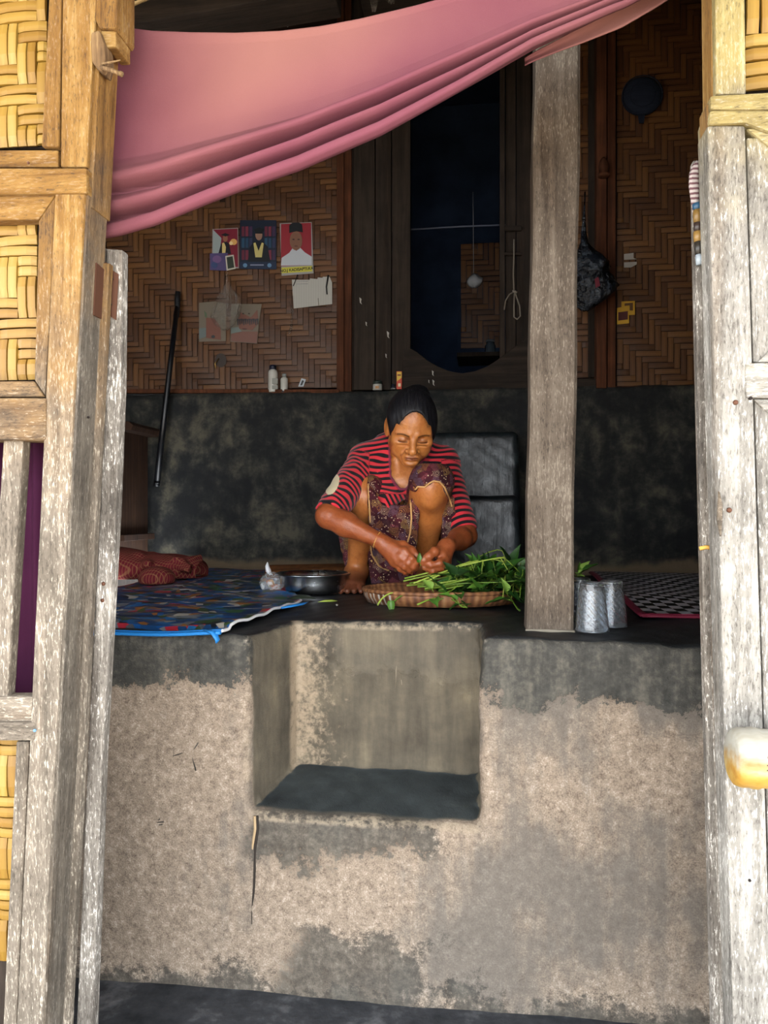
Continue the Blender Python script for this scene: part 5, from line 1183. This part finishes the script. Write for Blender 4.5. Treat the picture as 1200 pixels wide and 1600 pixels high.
# trunk
body.op(ell(pel + V3((0, 0, .0)), (.145, .12, .115)), .04); body.op(cone(pel, che, .105, .10), .06); body.op(cone(che, upc, .098, .085), .05)
body.op(cone(upc, shL, .062, .048), .04); body.op(cone(upc, shR, .062, .048), .04)
body.op(cone(nek + V3((0, .03, -.02)), H(0, -.028, -.055), .047, .044), .03)
# arms
body.op(cone(shL, elL, .044, .034), .03); body.op(cone(shR, elR, .044, .033), .03)
mL = elL + (wrL - elL) * .33; mR = elR + (wrR - elR) * .33
body.op(cone(elL, mL, .033, .0335), .02); body.op(cone(mL, wrL, .0335, .0205), .02); body.op(cone(elR, mR, .032, .031), .02); body.op(cone(mR, wrR, .031, .0205), .02)
# tendons and veins of the forearms
for a, b, o_ in ((mL, wrL, (.0, -.026, .012)), (mL, wrL, (.004, -.024, -.012))): body.op(cone(a + V3(o_), b + V3(o_) * .55, .006, .004), .012)
# legs
def leg(hi, kn, an, toe, spread):
    body.op(cone(hi, kn + (hi - kn) * .12, .083, .056), .04); body.op(ell(kn, (.047, .046, .05)), .03)
    body.op(cone(kn + V3((0, -.010, -.012)), kn + V3((0, -.006, -.05)), .030, .024), .02)
    c = kn + (an - kn) * .34 + V3((0, .022, 0)); body.op(cone(kn + (an - kn) * .08, c, .043, .046), .03); body.op(cone(c, an, .045, .029), .03)
    body.op(cone(kn + (an - kn) * .12 + V3((0, -.022, 0)), an + V3((0, -.014, .02)), .020, .012), .02)
    for s_ in (-1, 1): body.op(ell(an + V3((s_ * .025, .0, -.002)), (.012, .014, .013)), .012)
    heel = down(an + V3((0, .042, 0)), FL + .028); ball = down(an + (toe - an) * .66, FL + .022)
    body.op(cone(an, heel, .030, .027), .02); body.op(cone(an + V3((0, -.01, -.012)), ball, .030, .021), .025)
    dirn = (toe - an); dirn[2] = 0; dirn /= np.linalg.norm(dirn); sid = V3((-dirn[1], dirn[0], 0)) * -1
    for k in (-1, -.5, 0, .5, 1): body.op(cone(an + V3((0, 0, -.03)) + sid * k * .014, ball + sid * k * .032 + V3((0, 0, -.004)), .016, .015), .012)
    big = spread
    for k in range(5):
        q = (k - 2) / 2; b0 = ball + sid * q * .034; L_ = [.046, .044, .040, .034, .028][k if big > 0 else 4 - k]; r_ = [.0125, .0095, .009, .0085, .008][k if big > 0 else 4 - k]
        m_ = b0 + dirn * L_ * .5 + V3((0, 0, -.004)); e = down(b0 + dirn * L_ + sid * q * .005, FL + r_ * .95)
        body.op(cone(down(b0, FL + .016), m_, r_ * 1.05, r_ * .95), .006); body.op(cone(m_, e, r_ * .95, r_), .004)
leg(hiL, knL, anL, down(J(541, 925, 2.285), FL + .012), -1); leg(hiR, knR, anR, down(J(656, 925, 2.285), FL + .012), 1)
# hands
def finger(pts, rs, k=.006):
    for i in range(len(pts) - 1): body.op(cone(J(*pts[i]), J(*pts[i + 1]), rs[i], rs[i + 1]), k)
# her right hand (towards the bowl), back of the hand to the viewer
hdL = [((632, 862, 2.112), (643, 873, 2.10), (649, 879, 2.104), (652, 883, 2.115)), ((626, 870, 2.112), (638, 880, 2.102), (645, 886, 2.106), (649, 889, 2.118)), ((620, 876, 2.118), (632, 885.5, 2.108), (639, 891, 2.114), (642.5, 894, 2.126)), ((615, 879, 2.13), (626, 889, 2.122), (633, 894, 2.126), (636, 896.5, 2.135))]
for k, f_ in enumerate(hdL):
    r_ = [.0092, .0094, .0088, .0078][k]
    finger(f_, [r_ * 1.06, r_ * 1.0, r_ * .92, r_ * .78]); m_ = J(*f_[0])
    body.op(cone(wrL + V3((.012, -.004, -.004 - .006 * k)), m_, .0155, .0112), .012); body.op(ell(m_ + V3((0, -.003, .003)), (.0095, .0095, .0095)), .006); body.op(ell(J(*f_[1]) + V3((0, -.001, .001)), (.0095, .0095, .0095)), .005)
    body.op(cone(wrL + V3((.02, -.017, -.002 - .005 * k)), m_ + V3((-.004, -.007, .004)), .0035, .0042), .005)
body.op(cone(wrL, J(616, 862, 2.135), .020, .021), .015)
finger([(606, 850, 2.15), (630, 852, 2.135), (643, 860, 2.122), (652, 869, 2.118)], [.015, .0115, .0105, .0085], .010)
# her left hand
hdR = [((692, 868, 2.118), (687, 880, 2.095), (673, 883, 2.092), (661, 881, 2.10)), ((695, 874, 2.128), (690, 887, 2.103), (676, 892, 2.098), (663, 887, 2.104)), ((697, 879, 2.140), (692, 891, 2.115), (680, 896, 2.110), (668, 892, 2.116)), ((698, 882, 2.152), (694, 892, 2.132), (685, 896.5, 2.128), (676, 894, 2.13))]
for k, f_ in enumerate(hdR):
    r_ = [.0092, .0092, .0086, .0076][k]
    finger(f_, [r_ * 1.06, r_ * 1.0, r_ * .92, r_ * .76]); m_ = J(*f_[0])
    body.op(cone(wrR + V3((-.006, -.006, -.004)), m_, .0155, .0115), .012); body.op(ell(m_ + V3((0, -.003, .002)), (.0098, .0095, .0098)), .006); body.op(ell(J(*f_[1]), (.0097, .0097, .0097)), .005)
    body.op(cone(wrR + V3((-.004, -.018, .0)), m_ + V3((.001, -.008, .003)), .0035, .0042), .005)
body.op(cone(wrR, J(691, 868, 2.135), .020, .019), .015)
finger([(690, 858, 2.135), (679, 862, 2.10), (670, 869, 2.09), (661, 876, 2.094)], [.015, .0118, .0102, .0085], .010)
# head
body.op(hell((0, -.008, .034), (.070, .090, .080)), .02); body.op(hell((0, .024, -.006), (.0605, .062, .082)), .03)
body.op(cone(H(-.049, .006, -.050), H(-.013, .066, -.084), .017, .013), .025); body.op(cone(H(.049, .006, -.050), H(.013, .066, -.084), .017, .013), .025)
body.op(hell((0, .071, -.086), (.018, .016, .012)), .02)
ZE = -.0095                                   # eyes, nose and mouth sit low under the high forehead
for s_ in (-1, 1):
    body.op(hell((s_ * .043, .058, -.024), (.022, .021, .017)), .018)
    body.op(hell((s_ * .031, .099, ZE + .001), (.022, .020, .0125)), .010, 'sub')
    body.op(cone(H(s_ * .013, .083, .0085), H(s_ * .050, .066, .0075), .0085, .0065), .010)
    body.op(hell((s_ * .0305, .0705, ZE - .001), (.0165, .0150, .0118)), .003)
    body.op(cone(H(s_ * .016, .0800, ZE - .0125), H(s_ * .045, .0740, ZE - .0115), .0034, .0030), .004)
    body.op(cone(H(s_ * .017, .0860, ZE - .0095), H(s_ * .0445, .0790, ZE - .0085), .0020, .0020), .002, 'sub')
    body.op(cone(H(s_ * .016, .0815, ZE - .0190), H(s_ * .043, .0765, ZE - .0215), .0024, .0018), .005, 'sub')
    body.op(hell((s_ * .0155, .0915, ZE - .0345), (.0092, .0100, .0080)), .005)
    body.op(hell((s_ * .0085, .0985, ZE - .0425), (.0045, .006, .0034)), .003, 'sub')
    body.op(cone(H(s_ * .0215, .0930, ZE - .0385), H(s_ * .0335, .083, ZE - .056), .0030, .0020), .005, 'sub')
    body.op(hell((s_ * .037, .045, -.052), (.023, .025, .025)), .02)
    body.op(ell(H(s_ * (.0745 if s_ < 0 else .060), -.006, -.004), np.array((.0075, .021, .032)) * HS, [hr * .97 + hf * .24 * s_, hf * .97 - hr * .24 * s_, hu]), .006)
    body.op(hell((s_ * .0815, .0, .0), (.004, .011, .018)), .004, 'sub')
body.op(cone(H(0, .083, ZE + .008), H(0, .1045, ZE - .026), .0080, .0105), .010); body.op(hell((0, .107, ZE - .0305), (.0120, .0098, .0095)), .007)
body.op(hell((0, .079, ZE - .055), (.028, .014, .017)), .015)
body.op(hell((0, .0905, ZE - .0525), (.0225, .0085, .0052)), .003); body.op(hell((0, .0885, ZE - .0625), (.0195, .0085, .0062)), .003); body.op(cone(H(-.023, .093, ZE - .0573), H(.023, .093, ZE - .0573), .0020, .0020), .002, 'sub')
body.op(cone(H(-.013, .090, ZE - .0705), H(.013, .090, ZE - .0705), .0045, .0045), .008, 'sub')
# neck cords and collar bones
for s_ in (-1, 1):
    body.op(cone(H(s_ * .045, -.005, -.055), J(627 + s_ * 6, 752, 2.375), .010, .008), .014); body.op(cone(J(627 + s_ * 7, 752, 2.372), J(627 + s_ * 40, 732, 2.40), .009, .008), .014)
body.op(ell(J(626, 756, 2.41), (.075, .055, .06)), .04)
V, Q = body.mesh()
woman = empty('person', Vector(to_world(np.array([down((anL + anR) / 2, PLAT)]))[0]), 'woman in a red and black striped shirt squatting and stripping leaves over the tray', 'person')
def skin():
    m = M('skin', .36, .5); o = m.co(); c = m.attr('tint', 'Color')
    n1 = m.noise(o, 30, 4); n2 = m.noise(o, 260, 3, .7); n3 = m.noise(o, 90, 4, .6, .4)
    cr_ = m.math('MULTIPLY', m.step(n3, .50, .38), .28)
    c2 = m.mix(m.math('MULTIPLY', m.step(n1, .4, .7), .5), c, m.mix(1.0, c, (.66, .50, .42, 1), 'MULTIPLY')); m.col(m.mix(cr_, c2, m.mix(1.0, c, (.55, .40, .32, 1), 'MULTIPLY')))
    m.b.inputs['Subsurface Weight'].default_value = .10; m.b.inputs['Subsurface Radius'].default_value = (.9, .35, .18); m.b.inputs['Subsurface Scale'].default_value = .008
    m.bump(m.math('ADD', m.math('MULTIPLY', n2, .5), n3), .40, .003); return m.m
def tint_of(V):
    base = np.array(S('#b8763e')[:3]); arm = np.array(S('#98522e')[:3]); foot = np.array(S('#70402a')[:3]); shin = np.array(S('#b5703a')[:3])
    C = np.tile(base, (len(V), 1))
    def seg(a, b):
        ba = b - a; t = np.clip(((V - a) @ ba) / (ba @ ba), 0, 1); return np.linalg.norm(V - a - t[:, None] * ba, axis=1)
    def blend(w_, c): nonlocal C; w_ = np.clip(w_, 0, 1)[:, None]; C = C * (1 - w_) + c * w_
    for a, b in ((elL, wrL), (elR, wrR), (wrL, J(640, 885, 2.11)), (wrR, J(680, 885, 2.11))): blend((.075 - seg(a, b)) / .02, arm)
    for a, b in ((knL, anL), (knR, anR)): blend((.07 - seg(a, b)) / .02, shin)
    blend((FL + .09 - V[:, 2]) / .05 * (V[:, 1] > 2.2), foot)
    loc = (V - HC) / HS; hx, hy, hz = loc @ hr, loc @ hf, loc @ hu; head = (np.abs(hx) < .075) & (hy > .02) & (np.abs(hz) < .1)
    def soft(d, r, s_): return np.clip((r - d) / s_, 0, 1)
    lip = soft(np.sqrt((hx / .024) ** 2 + ((hz - ZE + .0575) / .0105) ** 2), 1.0, .25) * head; blend(lip * .62, np.array(S('#6a302a')[:3]))
    for s_ in (-1, 1):
        bx = (s_ * hx - .032) / .018; arch = .0075 - .004 * bx ** 2
        blend(soft(np.abs(hz - arch), .0042, .003) * (np.abs(bx) < 1.05) * head * .85 * (hy > .05), np.array(S('#1d120d')[:3]))
        lash = ZE - .0092 + .0022 * ((s_ * hx - .031) / .014) ** 2
        blend(soft(np.abs(hz - lash), .0028, .0015) * (np.abs(s_ * hx - .031) < .0145) * head * (hy > .06) * .9, np.array(S('#1a0f0a')[:3]))
        blend(soft(np.sqrt(((s_ * hx - .031) / .017) ** 2 + ((hz - ZE + .001) / .008) ** 2), 1, .4) * head * (hy > .06) * .45, np.array(S('#6e4436')[:3]))
        blend(soft(np.sqrt(((s_ * hx - .017) / .010) ** 2 + ((hz - ZE - .004) / .012) ** 2), 1, .6) * head * (hy > .05) * .5, np.array(S('#6a3a22')[:3])); blend(soft(np.abs(hz - ZE + .019 - .0 * (s_ * hx - .02)), .0016, .0014) * (np.abs(s_ * hx - .03) < .014) * head * (hy > .05) * .5, np.array(S('#6a3a22')[:3]))  # eye-socket shadow and under-eye crease painted into the skin tint
        nl = np.abs((s_ * hx - .0205) - (ZE - .038 - hz) * .70); blend(soft(nl, .0026, .002) * (hz < ZE - .034) * (hz > ZE - .058) * head * .6, np.array(S('#6e3c22')[:3]))
        blend(soft(np.sqrt(((s_ * hx - .008) / .005) ** 2 + ((hz - ZE + .0425) / .0032) ** 2), 1, .3) * head * (hy > .08) * .8, np.array(S('#2a140c')[:3]))
    blend(soft(np.abs(hz - ZE + .0573), .0015, .001) * (np.abs(hx) < .021) * head * (hy > .07) * .8, np.array(S('#3a1a14')[:3]))
    # short hairs thin out over the temples and forehead
    ek = np.sqrt((hx / .063) ** 2 + ((hy - .126) / .094) ** 2 + ((hz + .030) / .131) ** 2); hn2 = np.random.RandomState(4).rand(len(V))
    blend(np.clip((ek - .91) / .09, 0, 1) * (.15 + .6 * hn2) * (hy > -.02) * (hz > .03) * (np.abs(hx) < .08) * (hz < .14), np.array(S('#120d0c')[:3]))
    # nails
    for f_ in hdL + hdR: 
        e = J(*f_[3]) + V3((0, -.007, .003)); blend(soft(np.linalg.norm(V - e, axis=1), .0055, .002) * .6, np.array(S('#b98a72')[:3]))
    for e in (J(651, 867, 2.108), J(662, 874, 2.084)): blend(soft(np.linalg.norm(V - e, axis=1), .0062, .002) * .6, np.array(S('#c09078')[:3]))
    return np.concatenate([C, np.ones((len(V), 1))], 1)
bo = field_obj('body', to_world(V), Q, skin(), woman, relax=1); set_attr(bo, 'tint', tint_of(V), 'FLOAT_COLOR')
# hair
hair = Field(H(0, 0, .02) - .19, H(0, 0, .02) + .19, .0025)
hair.op(hell((0, -.011, .036), (.0775, .0985, .0875)), .01); hair.op(hell((0, -.03, -.012), (.072, .07, .07)), .02)
for s_ in (-1, 1): hair.op(hell((s_ * .0565, .014, .022), (.0205, .036, .045)), .015)
hair.op(hell((.064, -.006, -.012), (.016, .030, .045)), .015)
hair.op(hell((.018, -.056, .098), (.036, .032, .024)), .012); hair.op(hell((.012, -.080, .075), (.03, .03, .026)), .012)
hair.op(hell((0, .126, -.030), (.063, .094, .131)), .006, 'sub'); hair.op(hell((0, .07, -.088), (.10, .085, .055)), .008, 'sub')
hair.op(hell((-.079, .004, -.010), (.014, .026, .036)), .006, 'sub')
hair.disp(lambda X, Y, Z: .0005 * np.sin((X - HC[0]) * 420 + 3 * np.sin(Z * 30)) * np.sin(Y * 50 + X * 90))
Vh, Qh = hair.mesh()
mh = M('black_hair', .5, .35); o_ = mh.co(); hn_ = mh.noise(mh.mp(o_, (420, 40, 40)), 1, 3); mh.col(mh.ramp(hn_, [(.35, '#08080b'), (.6, '#14141a'), (.75, '#3a3632')])); mh.bump(hn_, .6, .003)
field_obj('hair', to_world(Vh), Qh, mh.m, woman)
# ---------------- shirt
sh = Field((BLO[0], 2.10, .90), (BHI[0], 2.76, 1.24), .0028)
sh.op(cone(pel + V3((0, -.01, .05)), che, .125, .118), .06); sh.op(cone(che, upc, .114, .096), .05); sh.op(cone(upc + V3((0, 0, .004)), shL, .072, .056), .04); sh.op(cone(upc + V3((0, 0, .004)), shR, .072, .056), .04)
cufL = elL + (shL - elL) * .06; cufR = elR + (shR - elR) * .10
sh.op(cone(shL, cufL, .054, .046), .02); sh.op(cone(shR, cufR, .054, .044), .02)
sh.op(ell(J(624, 752, 2.42), (.085, .062, .07)), .04)
# collar sides and the front that sags between the knees
sh.op(cone(J(603, 742, 2.375), J(601, 786, 2.285), .030, .020), .03); sh.op(cone(J(622, 770, 2.34), J(604, 792, 2.285), .028, .014), .03); sh.op(cone(J(585, 735, 2.39), J(590, 775, 2.32), .030, .02), .03); sh.op(cone(J(650, 745, 2.385), J(660, 770, 2.34), .03, .03), .03)
for a, b, r_ in ((J(612, 690, 2.41), J(611, 735, 2.35), .010), (J(668, 702, 2.41), J(648, 738, 2.352), .010), (J(611, 735, 2.35), J(626, 766, 2.335), .008), (J(648, 738, 2.352), J(632, 766, 2.335), .008)): sh.op(cone(a, b, r_, r_), .015)
# folds
r3 = random.Random(5)
def fold(a, b, r_, k=.012, mode='add'): sh.op(cone(J(*a), J(*b), r_, r_ * .5), k, mode)
for a, b in (((536, 738, 2.395), (560, 775, 2.33)), ((528, 752, 2.375), (548, 790, 2.30)), ((515, 770, 2.34), (538, 795, 2.275)), ((575, 712, 2.40), (600, 735, 2.37)), ((576, 724, 2.395), (598, 755, 2.35)), ((704, 748, 2.385), (716, 790, 2.35)), ((720, 800, 2.345), (733, 826, 2.33)), ((584, 700, 2.41), (606, 712, 2.395))): fold(a, b, .007)
for a, b in (((545, 745, 2.37), (566, 770, 2.32)), ((520, 763, 2.35), (544, 788, 2.275)), ((590, 742, 2.35), (606, 765, 2.32)), ((690, 735, 2.39), (712, 772, 2.35))): fold(a, b, .006, .014, 'sub')
# cuff ends: cut square across the arm, neck opening
def halfspace(p, n, r_): # removes everything beyond p along n within r_
    n = n / np.linalg.norm(n)
    return (lambda X, Y, Z: np.maximum(-((X - p[0]) * n[0] + (Y - p[1]) * n[1] + (Z - p[2]) * n[2]), np.sqrt((X - p[0]) ** 2 + (Y - p[1]) ** 2 + (Z - p[2]) ** 2) - r_), p - r_, p + r_)
sh.op(halfspace(cufL + (cufL - shL) * .04, (elL - shL), .085), .004, 'sub'); sh.op(halfspace(cufR + (cufR - shR) * .05, (elR - shR), .075), .004, 'sub')
def pxpoly(pts, d): return [(J(x, y, d)[0], J(x, y, d)[2]) for x, y in pts]
sh.op(polyprism(pxpoly([(610.5, 640), (611, 742), (617, 754), (625, 763), (633, 763), (640, 752), (652, 728), (672, 700), (672, 640)], 2.36), 2.20, 2.428), .006, 'sub')
sh.disp(lambda X, Y, Z: .0016 * np.sin(X * 70 + 9 * np.sin(Z * 25)) * np.sin(Z * 55 + Y * 40))
Vs, Qs = sh.mesh()
def arm_t(V, a, b):
    ba = b - a; t = ((V - a) @ ba) / (ba @ ba); d = np.linalg.norm(V - a - np.clip(t, 0, 1)[:, None] * ba, axis=1); return t, d, np.linalg.norm(ba)
tL, dL, lL = arm_t(Vs, shL, elL); tR, dR, lR = arm_t(Vs, shR, elR)
stripe = Vs[:, 2] * 1.0 + .25 * (Vs[:, 1] - 2.4) - .14 * (Vs[:, 0] - .05) + .006 * np.sin(Vs[:, 0] * 40)
low = np.clip((1.06 - Vs[:, 2]) / .05, 0, 1) * (np.abs(Vs[:, 0] - .01) < .06) * (Vs[:, 1] < 2.36)
stripe = stripe + .0035 * np.sin(Vs[:, 0] * 60 + 3 * np.sin(Vs[:, 2] * 30)); stripe = np.where(low > .5, .8 * Vs[:, 0] + .55 * np.abs(Vs[:, 0] - J(602, 790, 2.29)[0]) + .7 * Vs[:, 2], stripe)
slv = (tL > .10) & (dL < .068) & (Vs[:, 0] < shL[0] + .012); stripe = np.where(slv, tL * lL + .10 * Vs[:, 2] + .004 * np.sin(Vs[:, 0] * 110 + Vs[:, 2] * 60), stripe)
slv2 = (tR > .10) & (dR < .066) & (Vs[:, 0] > shR[0] - .004); stripe = np.where(slv2, tR * lR, stripe)
pxy = np.stack([600 + F * Vs[:, 0] / Vs[:, 1], HY - F * (Vs[:, 2] - CAMZ) / Vs[:, 1]], 1)
cx, cy_ = 519.5, 757; ex = (pxy[:, 0] - cx) * .9 + (pxy[:, 1] - cy_) * .42; ey = (pxy[:, 1] - cy_) * .9 - (pxy[:, 0] - cx) * .42
patch = (np.sqrt((ex / 9.0) ** 2 + (ey / 17) ** 2) < 1) & (Vs[:, 1] < 2.42)
# neckline binding: close to the cut edge of the opening
pol = np.array([(610.5, 690), (611, 742), (617, 754), (625, 763), (633, 763), (640, 752), (652, 728), (672, 700)]); dn = np.full(len(Vs), 1e9)
for a, b in zip(pol[:-1], pol[1:]):
    ba = b - a; t = np.clip(((pxy - a) @ ba) / (ba @ ba), 0, 1); dn = np.minimum(dn, np.linalg.norm(pxy - a - t[:, None] * ba, axis=1))
bind = (dn < 3.4) & (Vs[:, 1] < 2.44)
ms = M('striped_jersey', .85, .2); sv = ms.math('FRACT', ms.math('MULTIPLY', ms.attr('stripe'), 1 / .0205))
c = ms.mix(ms.step(sv, .44, .50), '#141014', ms.mix(ms.step(sv, .94, .99), '#c4303a', '#141014')); c = ms.mix(ms.attr('bind'), c, '#7a2c44'); c = ms.mix(ms.step(ms.attr('patch'), .45, .55), c, '#d6c7a2')
ms.col(c); ms.bump(ms.math('ADD', ms.noise(ms.co(), 700, 1), ms.math('MULTIPLY', ms.noise(ms.co(), 45, 4), 1.5)), .3, .002); ms.b.inputs['Sheen Weight'].default_value = .15
so = field_obj('shirt', to_world(Vs), Qs, ms.m, woman, relax=2); set_attr(so, 'stripe', stripe); set_attr(so, 'patch', patch.astype(float)); set_attr(so, 'bind', bind.astype(float) * .85)
# ---------------- batik sarong
sg = Field((BLO[0], 2.12, PLAT - .004), (BHI[0], 2.80, 1.12), .0030)
sg.op(ell(pel + V3((0, -.005, .015)), (.165, .135, .125)), .04); sg.op(cone(hiR + V3((0, 0, .01)), knR + V3((.004, .012, .012)), .098, .060), .04); sg.op(cone(hiL + V3((.01, .0, .0)), knL + V3((.006, .0, .0)), .092, .060), .03)
sg.op(cone(knR + V3((-.005, .004, .010)), knR + V3((.02, .02, .008)), .054, .052), .02)
def foldy(X, Z): return .010 * np.sin(X * 95 + 6 * np.sin(Z * 14)) * .7 + (Z - .93) * -.10
sg.op(polyprism(pxpoly([(577, 762), (600, 790), (640, 788), (652, 762), (655, 800), (652, 850), (640, 884), (618, 893), (598, 888), (583, 868), (576, 820)], 2.29), 2.265, 2.285, foldy), .012)
sg.op(polyprism(pxpoly([(572, 850), (700, 850), (704, 905), (690, 912), (580, 912)], 2.42), 2.41, 2.45, lambda X, Z: .008 * np.sin(X * 70)), .02)
sg.op(polyprism(pxpoly([(529, 838), (556, 838), (560, 896), (548, 898), (538, 880)], 2.47), 2.45, 2.48, lambda X, Z: .006 * np.sin(X * 120) - .25 * (X + .13)), .02)
sg.op(polyprism(pxpoly([(690, 765), (709, 780), (714, 830), (706, 850), (690, 850)], 2.32), 2.30, 2.36, lambda X, Z: .004 * np.sin(X * 100)), .02)
# the knee and shin come out of the cloth on one side; the other thigh is bare on its outside
sg.op(polyprism(pxpoly([(652, 766), (654, 762), (664, 762.5), (671, 757), (678, 753.5), (686, 755), (693, 763), (700, 780), (706, 797), (700, 830), (692, 920), (652, 920)], 2.20), 2.0, 2.262), .006, 'sub')
sg.op(polyprism(pxpoly([(520, 700), (573, 745), (575, 800), (573, 850), (556, 880), (556, 836), (520, 836)], 2.25), 2.0, 2.40), .006, 'sub')
sg.op((lambda X, Y, Z: FL - Z + 0 * X + 0 * Y, sg.lo, sg.lo + sg.h * sg.n), .002, 'cut')
sg.disp(lambda X, Y, Z: .0016 * np.sin(X * 90 + 7 * np.sin(Z * 30)) * np.sin(Z * 40 + 20 * Y))
Vg, Qg = sg.mesh()
mg = M('batik_cloth', .8, .25); o_ = mg.co(); n1 = mg.noise(o_, 20, 3)
v1 = mg.voro(o_, 44, 'F1'); v2 = mg.voro(o_, 120, 'F1'); ve = mg.voro(o_, 46, 'DISTANCE_TO_EDGE'); ci = mg.xyz(mg.voro(o_, 44, 'F1', 'Color'))[0]; ring = mg.math('SINE', mg.math('MULTIPLY', v1, 62.0))
c = mg.ramp(n1, [(.35, '#2c0c15'), (.65, '#4c1520')])
c = mg.mix(mg.math('MULTIPLY', mg.step(ring, .70, .9), mg.step(ci, .3, .34)), c, mg.ramp(ci, [(0, '#b8a088'), (.45, '#a8733c'), (.6, '#a05a60'), (.75, '#74687c'), (.88, '#c2a05a')], 'CONSTANT'))
c = mg.mix(mg.math('MULTIPLY', mg.step(v2, .30, .18), mg.math('SUBTRACT', 1, mg.step(ci, .3, .34))), c, '#b99a80'); c = mg.mix(mg.math('MULTIPLY', mg.step(ve, .05, .02), .6), c, '#2a0c14')
mg.col(c); mg.bump(mg.noise(o_, 300, 2), .2, .001)
go = field_obj('sarong', to_world(Vg), Qg, mg.m, woman, relax=2)
# cream hems laid on the cloth, found by looking along the view
bvh = BVHTree.FromPolygons([Vector(p) for p in to_world(Vg)], [tuple(int(i) for i in q) for q in Qg])
m_hem = plain('cream_hem', '#c99a62', .8)
def hem(pts, r=.0026, off=.002):
    out = []
    for (x0, y0), (x1, y1) in zip(pts[:-1], pts[1:]):
        for k in range(6):
            t = k / 6; d_ = (D(x0 + (x1 - x0) * t, y0 + (y1 - y0) * t, 1.0) - cam.location).normalized(); h_ = bvh.ray_cast(cam.location, d_)
            if h_[0] is not None and (not out or (h_[0] - out[-1]).length < .05): out.append(h_[0] - d_ * off)
    if len(out) > 2: tube('hem', out, r, m_hem, woman, 7)
hem([(649, 765), (653, 760.5), (664, 761), (671, 755), (678, 751.5), (687, 753), (695, 762), (702, 778), (707, 794)]); hem([(575.5, 756), (577, 790), (579, 822)]); hem([(578, 850), (582, 868), (592, 884), (606, 891), (618, 890)], .003); hem([(641, 775), (643, 810), (641, 832), (636, 850)])
# thread bracelet
ax_ = (wrL - mL) / np.linalg.norm(wrL - mL); e1 = np.cross(ax_, (0, 0, 1)); e1 /= np.linalg.norm(e1); e2 = np.cross(ax_, e1); cb_ = mL + (wrL - mL) * .90
tube('bracelet', [Vector(p) for p in to_world(np.array([cb_ + .0245 * (math.cos(q) * e1 + math.sin(q) * e2) + ax_ * .004 * math.cos(q) for q in [2 * math.pi * k / 28 for k in range(29)]]))], .0012, m_twine, woman, 6)
# sprig between the fingertips
def W(px, py, d): return Vector(to_world(np.array([J(px, py, d)]))[0])
sp = empty('leaf_sprig', W(656, 880, 2.095), 'small green sprig held between the woman\'s fingertips', 'leaf')
tube('sprig_stem', [W(657, 884, 2.098), W(656, 876, 2.094), W(655, 868, 2.09)], [.0012, .0015, .001], m_stem, sp, 6)
for a_, s_ in ((W(655, 878, 2.09), (-.1, -.3, 1)), (W(655, 874, 2.088), (.15, -.2, 1))): put_leaf(sp, Vector(sp.location), a_, Vector(s_), Vector((.3, -1, .2)), LM[1], .42)
